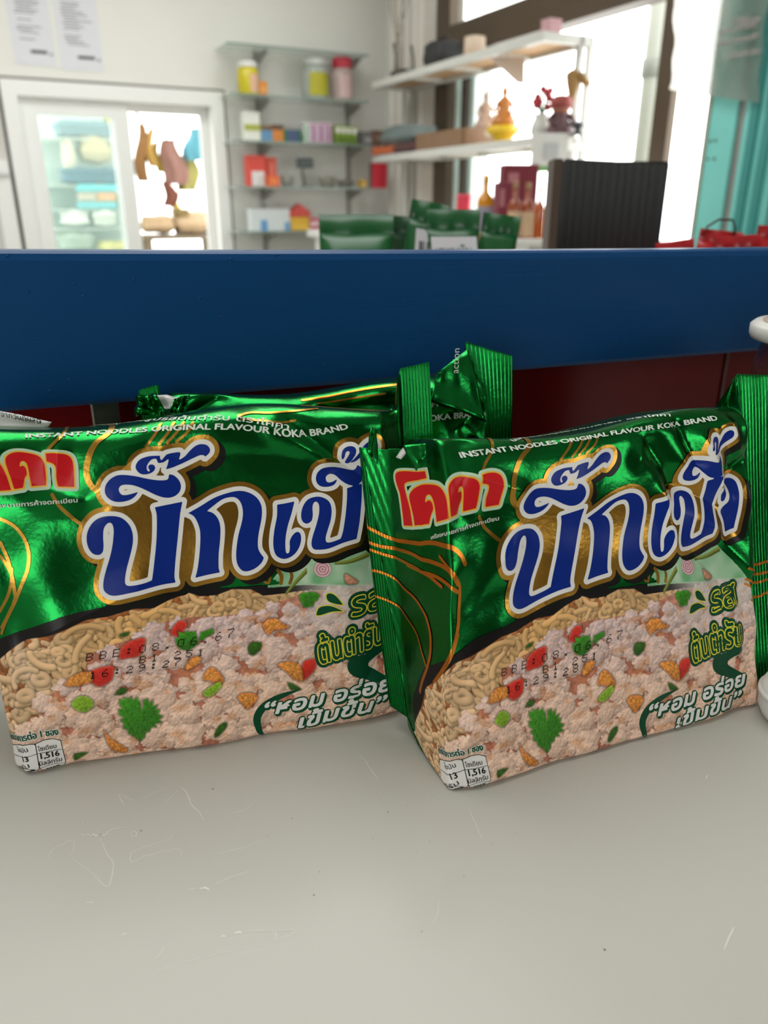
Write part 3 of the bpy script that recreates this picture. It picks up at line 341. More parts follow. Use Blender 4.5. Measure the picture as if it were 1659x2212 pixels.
'chili':[PP("35.9 41.68 37.1 42.88 38.57 43.71 40.19 44.22 41.78 44.45 43.26 44.58 44.24 44.23 44.12 42.81 43.45 41.04 42.68 39.29 41.54 37.91 39.81 37.61 37.93 37.73 36.08 37.59 34.82 37.95 35 39.7"),PP("55.81 48.38 57.17 48.44 58.3 48 58.67 47.07 58.57 46.02 57.93 45.39 57.29 44.76 57.49 43.69 57.56 42.78 56.58 42.64 55.27 42.89 53.86 43.3 52.85 43.99 53.03 45.07 53.77 46.27 54.69 47.49"),PP("25.23 35.23 28.79 36 32.37 35.88 32.87 34.88 32.54 33.41 32.29 31.97 31.57 30.62 29.93 29.51 28.05 28.95 26.37 29.4 25.15 30.63 24.57 32.99"),PP("98.36 26.7 99 27.48 100 27.84 101.79 28.02 103.38 27.65 103.77 26.15 103.45 24.36 102.5 23.04 101.2 21.93 99.74 20.82 98.49 20.41 97.99 21.66 97.9 23.5 97.99 25.23")],
'garlic':[PP("85.28 42.98 86.14 43.87 87.42 44.5 88.95 44.66 90.44 44.39 91.4 43.46 92.32 42.38 93.97 41.64 95.02 41.03 93.94 40.45 92.14 40.09 90.58 40.33 89.12 40.46 87.93 39.45 86.95 38.68 86.16 39.55 85.61 40.89 85.23 41.98"),PP("89.14 27.72 90.24 28.3 92.26 28.36 94.38 28.2 96.34 27.52 97.53 25.95 98.19 24.01 98.38 21.83 97.95 20.21 96.55 20.28 94.88 21.21 93.71 22.59 92.5 24.28 90.47 26.15"),PP("63.1 28.2 64.3 29.63 65.76 30.41 67.21 29.51 68.49 27.88 69.39 26.11 69.69 24.49 68.89 23.52 67.59 23.22 66.21 24.15 64.8 25.27 63.36 25.44 62.37 25.66 62.42 26.82"),PP("73.87 17.63 74.74 18.51 76.24 18.88 78.03 18.66 79.73 18.05 80.89 17.2 81.37 16.16 80.62 14.94 79.39 13.74 78.29 12.51 77.2 11.9 76.24 12.83 75.37 14.39 74.35 16.09"),PP("56.61 31.82 57.99 33.53 59.82 34.91 61.54 34.78 62.66 33.97 62.21 32.85 60.97 31.66 59.14 30.65 57.42 30.15 56.61 30.74"),PP("16.04 31.42 17.46 33.16 19.94 34.79 22.81 35.34 25.21 34.99 25.9 33.1 25.2 31.1 22.52 30.5 19.44 30.51 17.14 30.72"),PP("26.99 12.59 27.56 11.2 28.79 8.66 31.43 6.25 33.73 4.13 33.66 3.01 32.63 2.4 30.71 3.18 28.75 4.5 27.82 6.02 27.34 7.88 26.96 10.69")],
'green':[PP("17.84 24.77 18.86 25.89 20.27 26.66 21.82 26.61 23.26 25.94 24.46 24.53 24.88 22.9 23.62 21.3 21.69 20.38 19.67 21.29 18.02 22.74 17.58 23.74"),PP("32.04 25.02 32.77 26.22 34.09 27.23 35.38 26.91 36.22 26.12 35.75 25.26 34.69 24.59 33.14 24.58"),PP("16.02 5.23 18.41 5.38 20.45 4.96 19.52 4.21 17.79 3.37 16.66 2.56 15.88 2.3 15.56 3.78"),PP("36.25 46.95 37.74 47.32 39.19 47.4 39.22 46.8 38.6 46.13 37.45 45.91 36.36 45.97 36.03 46.44"),PP("61.96 21.18 63.61 22.4 65.63 23.54 67.12 24.21 68.18 24.31 68.66 23.35 68.38 22.02 66.43 20.34 64.23 19.04 63.11 19.16 62.32 19.78 61.85 20.45"),PP("79.05 34.6 79.34 35.97 80.26 36.99 82.22 37.04 83.99 36.49 84.19 35.31 83.53 33.98 82 32.86 80.36 32.35 79.43 33.22"),PP("92.5 20.47 93.68 20.03 95.26 18.96 96.64 17.88 97.22 17.01 95.59 16.83 93.58 17.29 92.64 18.99"),PP("64.44 4.68 65.14 6.19 66.22 7.69 67.6 8.44 68.82 8.63 69.29 8.08 69.2 7.18 68.24 5.97 66.97 4.8 65.8 3.99 64.85 3.61 64.43 3.97")],
'leaf':[PP("38.34 6.18 36.5 8.33 34.82 9.67 34.77 11.24 33.26 12.02 33.88 13.46 32.72 15.21 33.94 16.03 32.5 17.3 32.51 19.34 33.84 19.12 32.99 21.56 33.17 23.06 34.85 22.02 34.55 23.35 36.27 22.55 37.24 23.16 37.52 21.58 39 22.61 40.09 20.13 39.98 17.06 41.16 19.44 40.87 21.03 42.53 21.52 43.01 19.64 44.28 20.72 44.04 18.44 45.68 18.68 45.06 17.24 46.37 16.5 45.56 15.35 47.07 14.31 45.8 13.23 46.61 12.05 44.27 11.93 44.59 10.57 42.77 10.89 42.15 9.43 40.74 9.16 40.06 7.19"),PP("54.29 42.31 55.7 42.58 55.46 44.8 57.2 43.81 58.64 44.32 60.44 43.8 61.38 43.9 61.82 41.16 61.86 39.2 59.89 38.03 57.96 37.35 55.73 38.18 54.51 39.84"),PP("62.51 41.05 63.17 43.14 67.46 43.96 67.54 42.24 64.86 41.18 62.88 40.02"),PP("99.18 52.11 100.78 52.98 101.78 52.63 103.35 53 105.38 52.55 106.59 51.41 105.69 49.69 104.35 49.05 103.99 47.53 102.18 47.46 100.37 47.39 99.76 49.5 99.17 50.59")],
'leaf_stem':PP("38.34 6.18 37.46 12.84 36.46 20.22 34.85 22.02"),
'shallot':PP("108.3 60.89 111.71 60.64 108.52 64.08"),
'garlic_pink':PP("116.15 58.11 116.43 58.53 116.97 58.56 117.76 58.11 118.76 57.34 120.28 56.26 121.34 55.22 120.71 54.68 119.39 54.5 117.84 54.63 116.49 55.21 116.09 56.68"),
'chive':[PP("94.6 53.48 98 56.79 102.37 60.71"),PP("113.06 62.84 116.98 62.87 121.86 63.58 126.31 64.72")]},
'warp':[PP("31.28 63.63 60.77 62.3 108.3 60.89 38.27 6.14 12.37 11.5 84.8 10.12 68.04 23.39 72.26 105.22 27.73 97.78 102.6 50.25 13.18 117.41"),PP("27.36 61.16 56.26 64.7 103.11 61.59 37.58 5.69 13.31 11.06 83.53 9.29 66.42 23.28 72.64 107.69 26.84 94.67 99.96 50.56 15.11 111.73")]}
# ---------------------------------------------------------------- noodle packet surface (metres)
PW, PH, PT, PRC = 0.1345, 0.118, 0.034, 0.008      # front panel width, height, packet depth, corner half length
def station(a, x, n, t, zb=0.0, zt=PH, xt=None, nt=None):
    return (a, x, x if xt is None else xt, n, n if nt is None else nt, t, zb, zt)
PK = {
 'left': dict(o=(-0.1245, 0.2150, 0.0), th=14.5, al=12.0, af=0.0, seed=3, bulge=.002,
   st=[station(-.046, -.006, -.042, .0007, .004, .124, -.020, -.036), station(-.034, -.004, -.032, .0007, .003, .123, -.014, -.028),
       station(-.017, -.0065, -.013, .018, .001, .121, -.012, -.010), station(-.007, -.0045, -.0035, .029, 0, .1205, -.0065, -.003), station(0, 0, 0, PT, 0, PH+.0022), station(PW*.6, PW*.6, 0, PT, 0, PH+.003), station(PW, PW, 0, PT, 0, PH+.002),
       station(PW+.012, PW+.0085, -.009, .012, .002, .120), station(PW+.018, PW+.011, -.016, .0009, .003, .135),
       station(PW+.031, PW+.0235, -.0155, .0007, .003, .136)],
   fin=(-.034, PW+.0185), fold=1.6,
   crease=[(.004,.104,.030,.094,-.0016,.009),(.030,.094,.052,.110,-.0008,.007),(.100,.112,.133,.088,-.0026,.008),(.084,.116,.112,.100,.0018,.006),
           (.133,.088,.126,.060,-.0014,.008),(.112,.100,.133,.104,.0014,.006),(.012,.050,.044,.062,.0012,.010),(.022,.104,.024,.118,.0016,.005),
           (.118,.012,.134,.030,-.0012,.006),(.060,.104,.112,.099,-.0010,.006)]),
 'right': dict(o=(0.0230, 0.2052, 0.0), th=21.5, al=15.5, af=.010, seed=8, bulge=.0004,
   st=[station(-.0455, -.006, -.038, .0007, .010, .119, -.019, -.034), station(-.034, -.0015, -.031, .0007, .008, .116, -.011, -.027),
       station(-.016, -.001, -.015, .019, .002, .114, -.006, -.012), station(0, 0, 0, PT), station(PW, PW, 0, PT),
       station(PW+.006, PW+.003, -.0045, .020, .0, .118), station(PW+.012, PW+.0045, -.0085, .0009, .001, .132),
       station(PW+.034, PW+.0265, -.0035, .0007, .001, .131)],
   fin=(-.0345, PW+.0125), fold=1.2,
   crease=[(.088,.112,.100,.092,-.0030,.007),(.100,.092,.118,.082,-.0022,.008),(.112,.108,.122,.086,.0028,.006),(.122,.086,.133,.098,-.0024,.006),(.104,.114,.110,.098,-.0022,.005),(.094,.090,.097,.070,.0016,.006),(.126,.112,.131,.100,.0022,.005),
           (.117,.074,.133,.055,.0016,.006),(.106,.066,.122,.050,-.0012,.006),(.122,.050,.126,.020,.0014,.006),(.012,.094,.016,.118,-.0020,.006),
           (.016,.106,.034,.100,.0015,.006),(.014,.034,.006,.014,.0014,.0045),(.014,.034,.020,.016,.0014,.0045),(.000,.030,.014,.036,-.0010,.006),
           (.084,.104,.088,.112,.0016,.006),(.012,.060,.030,.082,.0012,.008),(.010,.046,.022,.046,.001,.006)]),
 'back': dict(o=(-0.0770, 0.2708, 0.0), th=15.5, al=11.0, af=0.0, seed=21, bulge=.003,
   st=[station(-.030, -.012, -.016, .0007, .004, .120), station(-.019, -.004, -.014, .0007, .003, .121),
       station(-.010, -.003, -.006, .018, .001, .114), station(0, 0, 0, PT), station(PW-.004, PW-.004, 0, PT),
       station(PW+.006, PW-.001, -.010, .010, .002, .121), station(PW+.012, PW+.004, -.012, .0009, .003, .136, PW-.008),
       station(PW+.027, PW+.013, -.012, .0007, .003, .129, PW+.015)],
   fin=(-.0195, PW+.0125), fold=1.8,
   crease=[(.000,.104,.018,.118,-.0030,.008),(.020,.098,.060,.110,-.002,.008),(.060,.110,.092,.108,-.0030,.009),(.110,.112,.128,.090,.0026,.008),
           (.118,.096,.128,.104,-.002,.006),(.100,.104,.118,.112,-.0016,.006)]),
}
for _k in PK.values():
    _t, _l = np.radians(_k['th']), np.radians(_k['al'])
    _k['e1'] = np.array([np.cos(_t), np.sin(_t), 0]); _bk = np.array([-np.sin(_t), np.cos(_t), 0]); _z = np.array([0, 0, 1.])
    _k['e2'] = np.cos(_l)*_z + np.sin(_l)*_bk; _k['nn'] = -np.cos(_l)*_bk + np.sin(_l)*_z
    _r = np.random.RandomState(_k['seed']); _k['waves'] = [(_r.uniform(60, 260)*np.cos(_q), _r.uniform(60, 260)*np.sin(_q), _r.uniform(0, 6.3)) for _q in _r.uniform(0, 3.14, 7)]
    _k['S'] = np.array(_k['st'])

def packet_point(k, a, b, off=0.0):
    """surface point of packet k: a runs along the packet, b around it (0..PH front, then over the top, down the back)"""
    a = np.asarray(a, float); b = np.asarray(b, float); a, b = np.broadcast_arrays(a, b)
    if np.any(off != 0.0):
        e = 4e-4
        p = packet_point(k, a, b); pa = packet_point(k, a+e, b)-packet_point(k, a-e, b); pb = packet_point(k, a, b+e)-packet_point(k, a, b-e)
        n = np.cross(pa, pb); n /= np.maximum(np.linalg.norm(n, axis=-1, keepdims=True), 1e-12)
        return p + n*np.asarray(off)[..., None]
    H, T, rc = PH, PT, PRC
    L = 2*(H+T); bb = np.mod(b + T/2, L) - T/2
    S = k['S']
    q0 = np.clip(np.where(bb < H+T/2, bb/H, (2*H+T-bb)/H), 0, 1)
    ap = a - k['af']*q0*np.clip(1 - a/.07, 0, 1)
    rnd = .0011
    cols = [sum(np.interp(ap+d*rnd, S[:, 0], S[:, j]) for d in (-1, -.5, 0, .5, 1))/5 for j in range(1, 8)]
    xb, xt, nb, nt, t, zb, zt = cols
    rn = np.minimum(rc, .47*t)
    hp = np.pi/2
    q = np.empty_like(a); m = np.empty_like(a)
    rq = rc/H
    rl = .0028; rm = np.minimum(rl, .47*t); rp = rl/H
    def arc(c, r=rc): return np.clip((bb-c+r)/(2*r), 0, 1)*hp
    f = (bb >= -T/2) & (bb < -rl); q[f] = 0; m[f] = (rm + (t/2-rm)*((-rl-bb)/(T/2-rl)))[f]
    f = (bb >= -rl) & (bb < rl); p = arc(0, rl); q[f] = (rp*(1-np.cos(p)))[f]; m[f] = (rm*(1-np.sin(p)))[f]
    f = (bb >= rl) & (bb < H-rc); q[f] = (bb/H)[f]; m[f] = 0
    f = (bb >= H-rc) & (bb < H+rc); p = arc(H); q[f] = (1-rq*(1-np.sin(p)))[f]; m[f] = (rn*(1-np.cos(p)))[f]
    f = (bb >= H+rc) & (bb < H+T-rc); q[f] = 1; m[f] = (rn+(t-2*rn)*((bb-H-rc)/(T-2*rc)))[f]
    f = (bb >= H+T-rc) & (bb < H+T+rc); p = arc(H+T); q[f] = (1-rq*(1-np.cos(p)))[f]; m[f] = (t-rn*(1-np.sin(p)))[f]
    f = (bb >= H+T+rc) & (bb < 2*H+T-rl); q[f] = ((2*H+T-bb)/H)[f]; m[f] = t[f]
    f = (bb >= 2*H+T-rl) & (bb < 2*H+T+rl); p = arc(2*H+T, rl); q[f] = (rp*(1-np.sin(p)))[f]; m[f] = (t-rm*(1-np.cos(p)))[f]
    f = bb >= 2*H+T+rl; q[f] = 0; m[f] = (t-rm-(t/2-rm)*((bb-2*H-T-rl)/(T/2-rl)))[f]
    x = xb+(xt-xb)*q + (a-ap); u = zb+(zt-zb)*q; n = nb+(nt-nb)*q - m
    # fullness, wrinkles, creases and the crimped seals
    body = np.clip(ap/.02, 0, 1)*np.clip((PW-ap)/.02, 0, 1); body = body*body*(3-2*body)
    bq = np.clip(q*4, 0, 1)*np.clip((1-q)*4, 0, 1)
    fr = np.clip(1 - m/np.maximum(.6*t, 1e-5), 0, 1)
    side = np.where(m > t/2, -1., 1.)
    n = n + side*k['bulge']*body*bq*np.clip(t/PT, 0, 1)
    u = u + .0022*np.sin(a*55+k['seed'])*q*q
    lim = np.clip((ap-S[1, 0])/.01, 0, 1)*np.clip((S[-2, 0]-ap)/.006, 0, 1)
    w = 0
    for i, (kx, ky, ph) in enumerate(k['waves']): w = w + np.sin(kx*a*1.0+ky*bb*1.0+ph+1.3*np.sin(60*a+i))*(.00022 if i < 4 else .00012)
    end = 1 + 2.2*np.clip(1-np.abs(ap)/.03, 0, 1) + 1.2*np.clip(1-np.abs(ap-PW)/.03, 0, 1) + 1.0*np.clip((q-.8)/.2, 0, 1)
    w = w*k['fold']*end*lim
    for (a0, b0, a1, b1, am, wd) in k['crease']:
        dx, dy = a1-a0, b1-b0; s = np.clip(((a-a0)*dx+(bb-b0)*dy)/(dx*dx+dy*dy), 0, 1)
        d = np.hypot(a-a0-s*dx, bb-b0-s*dy)
        w = w + am*np.clip(1-d/wd, 0, 1)**1.4*np.where((bb > -.005) & (bb < H+T*.8), 1, 0)
    n = n + np.where(side > 0, w*np.where(fr > 0, 1, 0), -w*.5)
    f0, f1 = k['fin']
    cr = np.clip((f0-ap)/.0008, 0, 1) + np.clip((ap-f1)/.0008, 0, 1)
    n = n + cr*(.0002*np.sin(2*np.pi*ap/.00125) + .0010*np.sin(46*u+k['seed'])*np.clip(np.abs(ap-np.where(ap < 0, f0, f1))/.012, 0, 1))
    u = u + np.maximum(-n, 0)*np.tan(np.radians(k['al']))*(1-q)
    return np.array(k['o']) + x[..., None]*k['e1'] + u[..., None]*k['e2'] + n[..., None]*k['nn']
def tps_fit(src, dst, reg=2e-6):
    n = len(src); U = lambda r: np.where(r > 0, r*r*np.log(np.maximum(r, 1e-9)), 0)
    Kk = U(np.linalg.norm(src[:, None]-src[None], axis=-1))+np.eye(n)*reg; Pm = np.c_[np.ones(n), src]
    M = np.zeros((n+3, n+3)); M[:n, :n] = Kk; M[:n, n:] = Pm; M[n:, :n] = Pm.T
    sol = np.linalg.solve(M, np.r_[dst, np.zeros((3, 2))])
    def f(p):
        p = np.atleast_2d(p); out = np.empty_like(p)
        for i in range(0, len(p), 40000):
            q = p[i:i+40000]; out[i:i+40000] = U(np.linalg.norm(q[:, None]-src[None], axis=-1))@sol[:-3]+np.c_[np.ones(len(q)), q]@sol[-3:]
        return out
    return f
WARP = {'left': lambda p: p, 'back': lambda p: p, 'right': tps_fit(ART['warp'][0]/1000, ART['warp'][1]/1000)}   # how far the film has slid round each packet

def poly_sdf(polys, X, Y, offs=30.0):
    out = np.full(X.shape, 1e3)
    for P in polys:
        x0, y0 = P.min(0)-offs; x1, y1 = P.max(0)+offs
        jj = np.where((X[0] >= x0) & (X[0] <= x1))[0]; ii = np.where((Y[:, 0] >= y0) & (Y[:, 0] <= y1))[0]
        if len(ii) == 0 or len(jj) == 0: continue
        sl = (slice(ii[0], ii[-1]+1), slice(jj[0], jj[-1]+1)); x = X[sl]; y = Y[sl]
        d = np.full(x.shape, 1e9); ins = np.zeros(x.shape, bool)
        for (ax, ay), (bx, by) in zip(P, np.roll(P, -1, 0)):
            ex, ey = bx-ax, by-ay; l2 = ex*ex+ey*ey
            if l2 < 1e-12: continue
            t = np.clip(((x-ax)*ex+(y-ay)*ey)/l2, 0, 1); d = np.minimum(d, (x-ax-t*ex)**2+(y-ay-t*ey)**2)
            if ay != by: ins ^= ((ay > y) != (by > y)) & (x < ex*(y-ay)/(by-ay)+ax)
        s = np.sqrt(d); s[ins] *= -1; out[sl] = np.minimum(out[sl], s)
    return out

def line_sdf(lines, X, Y):
    out = np.full(X.shape, 1e3)
    for w, P in lines:
        n = max(2, int(np.linalg.norm(np.diff(P, axis=0), axis=1).sum()/1.0)); P = spline(P, n)
        for (ax, ay), (bx, by) in zip(P, P[1:]):
            m = w+1.5; jj = np.where((X[0] >= min(ax, bx)-m) & (X[0] <= max(ax, bx)+m))[0]; ii = np.where((Y[:, 0] >= min(ay, by)-m) & (Y[:, 0] <= max(ay, by)+m))[0]
            if len(ii) == 0 or len(jj) == 0: continue
            sl = (slice(ii[0], ii[-1]+1), slice(jj[0], jj[-1]+1)); x = X[sl]; y = Y[sl]; ex, ey = bx-ax, by-ay
            t = np.clip(((x-ax)*ex+(y-ay)*ey)/(ex*ex+ey*ey+1e-12), 0, 1)
            out[sl] = np.minimum(out[sl], np.hypot(x-ax-t*ex, y-ay-t*ey)-w/2)
    return out
def spline(P, n):
    P = np.asarray(P, float); d = np.r_[0, np.cumsum(np.linalg.norm(np.diff(P, axis=0), axis=1))]; m = np.gradient(P, d, axis=0) if len(P) > 2 else np.tile((P[-1]-P[0])/max(d[-1], 1e-9), (2, 1))
    s = np.linspace(0, d[-1], n); i = np.clip(np.searchsorted(d, s)-1, 0, len(P)-2); h = np.maximum(d[i+1]-d[i], 1e-9); t = ((s-d[i])/h)[:, None]; h = h[:, None]
    return (2*t**3-3*t**2+1)*P[i]+(t**3-2*t**2+t)*h*m[i]+(-2*t**3+3*t**2)*P[i+1]+(t**3-t**2)*h*m[i+1]

def iso_cells(S, X, Y, lev):
    """filled region S < lev as a flat mesh that follows a fine grid"""
    V = S-lev; ny, nx = V.shape; neg = V < 0
    verts = []; vid = {}; faces = []
    def gv(i, j):
        k = i*nx+j
        if k not in vid: vid[k] = len(verts); verts.append((X[i, j], Y[i, j]))
        return vid[k]
    def ev(i, j, i2, j2):
        if (i2, j2) < (i, j): i, j, i2, j2 = i2, j2, i, j
        k = (i, j, i2, j2)
        if k not in vid:
            t = V[i, j]/(V[i, j]-V[i2, j2]); vid[k] = len(verts); verts.append((X[i, j]+t*(X[i2, j2]-X[i, j]), Y[i, j]+t*(Y[i2, j2]-Y[i, j])))
        return vid[k]
    cnt = neg[:-1, :-1].astype(int)+neg[1:, :-1]+neg[:-1, 1:]+neg[1:, 1:]
    for i, j in zip(*np.where(cnt > 0)):
        ring = ((i, j), (i, j+1), (i+1, j+1), (i+1, j)); f = []
        for a, b in zip(ring, ring[1:]+ring[:1]):
            if neg[a]: f.append(gv(*a))
            if neg[a] != neg[b]: f.append(ev(*a, *b))
        if len(f) >= 3: faces.append(f)
    return np.array(verts).reshape(-1, 2), faces
def grid(pts, pad, cell):
    lo = np.min([p.min(0) for p in pts], 0)-pad; hi = np.max([p.max(0) for p in pts], 0)+pad
    xs = np.arange(lo[0], hi[0]+cell, cell); ys = np.arange(lo[1], hi[1]+cell, cell); return np.meshgrid(xs, ys)

# lettering
TXT = {}
def text_shape(body, shear=0.0):
    k = (body, shear)
    if k not in TXT:
        c = bpy.data.curves.new('lettering', 'FONT'); c.body = body; c.size = 1.0; c.shear = shear; c.resolution_u = 4
        o = bpy.data.objects.new('lettering', c); COL.objects.link(o); dg = bpy.context.evaluated_depsgraph_get(); me = o.evaluated_get(dg).to_mesh()
        v = np.array([x.co[:2] for x in me.vertices]); f = [list(p.vertices) for p in me.polygons]
        o.evaluated_get(dg).to_mesh_clear(); bpy.data.objects.remove(o); bpy.data.curves.remove(c)
        v[:, 0] -= v[:, 0].min(); TXT[k] = (v, f)
    return TXT[k]
def text_on(path, body, h, shear=0.0, bold=0.0, fit=True, ring=0):
    """lettering laid along a base line (mm); h = letter height for size 1.  ring > 0 thickens it all round by that much"""
    v, f = text_shape(body, shear); P = spline(path, 60); d = np.r_[0, np.cumsum(np.linalg.norm(np.diff(P, axis=0), axis=1))]
    sx = d[-1]/v[:, 0].max() if fit else h
    s = v[:, 0]*sx; x = np.interp(s, d, P[:, 0]); y = np.interp(s, d, P[:, 1]); T = np.gradient(P, axis=0); T /= np.linalg.norm(T, axis=1)[:, None]
    tx = np.interp(s, d, T[:, 0]); ty = np.interp(s, d, T[:, 1]); q = np.c_[x-ty*v[:, 1]*h, y+tx*v[:, 1]*h]
    sh = [(0, 0)]
    if bold: sh = [(-bold, 0), (bold, 0), (0, bold*.6), (0, -bold*.6)]
    if ring: sh = [(ring*math.cos(t*math.pi/7), ring*math.sin(t*math.pi/7)) for t in range(14)]+[(0, 0)]
    V, Fc, lay = [], [], []
    for i, (dx, dy) in enumerate(sh):
        b0 = sum(len(w) for w in V); V.append(q+np.array([dx, dy])); Fc += [[b0+j for j in g] for g in f]; lay.append(np.full(len(q), i*1.2e-6))
    return np.concatenate(V), Fc, np.concatenate(lay)
def merge(parts):
    V, Fc, Ly = [], [], []; n = 0
    for p in parts:
        v, f = p[0], p[1]; l = p[2] if len(p) > 2 else np.zeros(len(v))
        V.append(v); Fc += [[n+j for j in g] for g in f]; Ly.append(l); n += len(v)
    return np.concatenate(V), Fc, np.concatenate(Ly)
DOT = {'B': '11110 10001 10001 11110 10001 10001 11110', 'E': '11111 10000 10000 11110 10000 10000 11111', '0': '01110 10001 10001 10001 10001 10001 01110', '8': '01110 10001 10001 01110 10001 10001 01110', '6': '00110 01000 10000 11110 10001 10001 01110',
 '7': '11111 00001 00010 00100 01000 01000 01000', '1': '00100 01100 00100 00100 00100 00100 01110', '2': '01110 10001 00001 00110 01000 10000 11111', '5': '11111 10000 11110 00001 00001 10001 01110', '9': '01110 10001 10001 01111 00001 00010 01100', ':': '00000 01100 01100 00000 01100 01100 00000', '.': '00000 00000 00000 00000 00000 01100 01100', ' ': '00000 '*7}
def dots_on(path, body, h, w, r):
    P = spline(path, 60); d = np.r_[0, np.cumsum(np.linalg.norm(np.diff(P, axis=0), axis=1))]; V, Fc = [], []; adv = d[-1]/len(body)
    for k, ch in enumerate(body):
        rows = DOT[ch].split()
        for i, row in enumerate(rows):
            for j, c in enumerate(row):
                if c == '1':
                    yy = (6-i)/6*h; s = k*adv+j/5*w+yy*.25; x = np.interp(s, d, P[:, 0]); y = np.interp(s, d, P[:, 1])+yy
                    n = len(V); V += [(x+r*math.cos(t*1.0472), y+r*math.sin(t*1.0472)) for t in range(6)]; Fc.append(list(range(n, n+6)))
    return np.array(V), Fc

# ---- the printed photograph of noodles and minced pork: painted piece by piece into point colours
def paint_food():
    rs = np.random.RandomState(5); res = .11; A0, A1, B0, B1_ = -34.0, 152.0, -2.5, 78.0
    X, Y = np.meshgrid(np.arange(A0, A1, res), np.arange(B0, B1_, res)); ny, nx = X.shape
    D = ART['food']; img = np.zeros((ny, nx, 3)); col = lambda *c: np.array(c, float)/255
    def vnoise(cell, seed):
        r = np.random.RandomState(seed); g = r.rand(int(ny*res/cell)+3, int(nx*res/cell)+3); fy = (Y-B0)/cell; fx = (X-A0)/cell; iy = fy.astype(int); ix = fx.astype(int); ty = fy-iy; tx = fx-ix
        ty = ty*ty*(3-2*ty); tx = tx*tx*(3-2*tx)
        return (g[iy, ix]*(1-tx)+g[iy, ix+1]*tx)*(1-ty)+(g[iy+1, ix]*(1-tx)+g[iy+1, ix+1]*tx)*ty
    def win(x0, x1, y0, y1):
        j0, j1 = max(0, int((x0-A0)/res)), min(nx, int((x1-A0)/res)+2); i0, i1 = max(0, int((y0-B0)/res)), min(ny, int((y1-B0)/res)+2); return (slice(i0, i1), slice(j0, j1))
    n1, n2, n3, n4 = vnoise(.5, 1), vnoise(1.3, 2), vnoise(4, 3), vnoise(.25, 4)
    rim = np.vstack([[(A0-1, D['rim'][0][1]-30)], D['rim']]); rimy = np.interp(X[0], rim[:, 0], rim[:, 1]); rimy = np.where(X[0] > D['rim'][-1][0], D['rim'][-1][1], rimy)
    noo = np.vstack([[(A0-1, D['noodle'][0][1]-34)], D['noodle'], [(140, 52), (153, 48)]]); nooy = np.interp(X[0], noo[:, 0], noo[:, 1])
    mea = D['meat']; meay = np.interp(X[0], mea[:, 0][np.argsort(mea[:, 0])], mea[:, 1][np.argsort(mea[:, 0])], left=-5)
    def put(sl, m, c): img[sl] = img[sl]*(1-m[..., None])+c*m[..., None]
    # dark bowl, pale steam on its far side
    img[:] = col(24, 22, 22)
    st = np.clip((X-98)/16, 0, 1)*np.clip((Y-38)/8, 0, 1); img[:] = img*(1-st[..., None])+st[..., None]*(col(176, 172, 170)-.10*n2[..., None])
    pale = (Y > rimy[None]-1) & (X > 88); g = np.clip((n3-.2)*1.3, 0, 1)[..., None]; pc = col(112, 172, 122)*(1-g)+col(190, 212, 186)*g
    img[:] = np.where(pale[..., None], pc, img)
    # noodles
    under = (Y < nooy[None]+.5) & ~pale; img[:] = np.where((under & (X < 118))[..., None], (col(164, 100, 56)*(.7+.6*n2[..., None])), img)
    for k in range(470):
        for _ in range(30):
            cx = rs.uniform(A0, 118); top = np.interp(cx, noo[:, 0], noo[:, 1]); bot = np.interp(cx, mea[:, 0][np.argsort(mea[:, 0])], mea[:, 1][np.argsort(mea[:, 0])], left=0)-5
            cy = rs.uniform(max(bot, -2), top-1.2)
            if cx < 20 or cy > bot: break
        ang = rs.uniform(0, 6.28); kap = rs.normal(0, .16); L = rs.uniform(6, 15); n = 16; w = rs.uniform(1.0, 1.5)*(1.0 if cx < 50 else .8)
        p = [(cx, cy)]
        for i in range(n): ang += kap*L/n*2.2; p.append((p[-1][0]+math.cos(ang)*L/n, p[-1][1]+math.sin(ang)*L/n*.72))
        p = np.array(p); sl = win(p[:, 0].min()-2, p[:, 0].max()+2, p[:, 1].min()-2, p[:, 1].max()+2); x, y = X[sl], Y[sl]
        if x.size == 0: continue
        best = np.full(x.shape, 9.); sg = np.zeros(x.shape)
        for (ax, ay), (bx, by) in zip(p, p[1:]):
            ex, ey = bx-ax, by-ay; t = np.clip(((x-ax)*ex+(y-ay)*ey)/(ex*ex+ey*ey), 0, 1); dx, dy = x-ax-t*ex, y-ay-t*ey; dd = np.hypot(dx, dy); m = dd < best; best = np.where(m, dd, best); sg = np.where(m, dy*.9-dx*.45, sg)
        r = best/w; m = (np.clip((1-r)*w/.16, 0, 1))*((y < np.interp(x, noo[:, 0], noo[:, 1])+.6))
        hgt = np.sqrt(np.clip(1-r*r, 0, 1)); lit = .62+.28*hgt+.24*np.clip(sg/w, -1, 1)*(1-.3*hgt)
        warm = np.clip((cx-10)/40, 0, 1)*np.clip((70-cx)/30, .4, 1)
        base = col(253, 210, 166)*(1-warm)+col(252, 192, 116)*warm; base = base*rs.uniform(.9, 1.06)
        sh = np.clip((1.35-r)*1.4, 0, 1)*(r > 1)*.4; img[sl] *= (1-sh*(m == 0)*((y < np.interp(x, noo[:, 0], noo[:, 1]))))[..., None]
        c = base*np.clip(lit, 0, 1.12)[..., None]+np.clip(lit-.98, 0, 1)[..., None]*.5; c[..., 2] *= (.82+.18*np.clip(lit, 0, 1)); put(sl, m, c)
    # minced pork, from the far side of the bowl to the near side
    mo = np.argsort(mea[:, 0]); mtop = lambda v: np.interp(v, mea[mo, 0], mea[mo, 1], left=-9)
    lumps = []
    while len(lumps) < 620:
        cx, cy = rs.uniform(-6, 150), rs.uniform(-4, 58)
        if cy < mtop(cx)-1.2 and not (cx > 143 and cy > 40): lumps.append((cy+rs.normal(0, 2.5), cx, cy))
    lumps.sort(reverse=True)
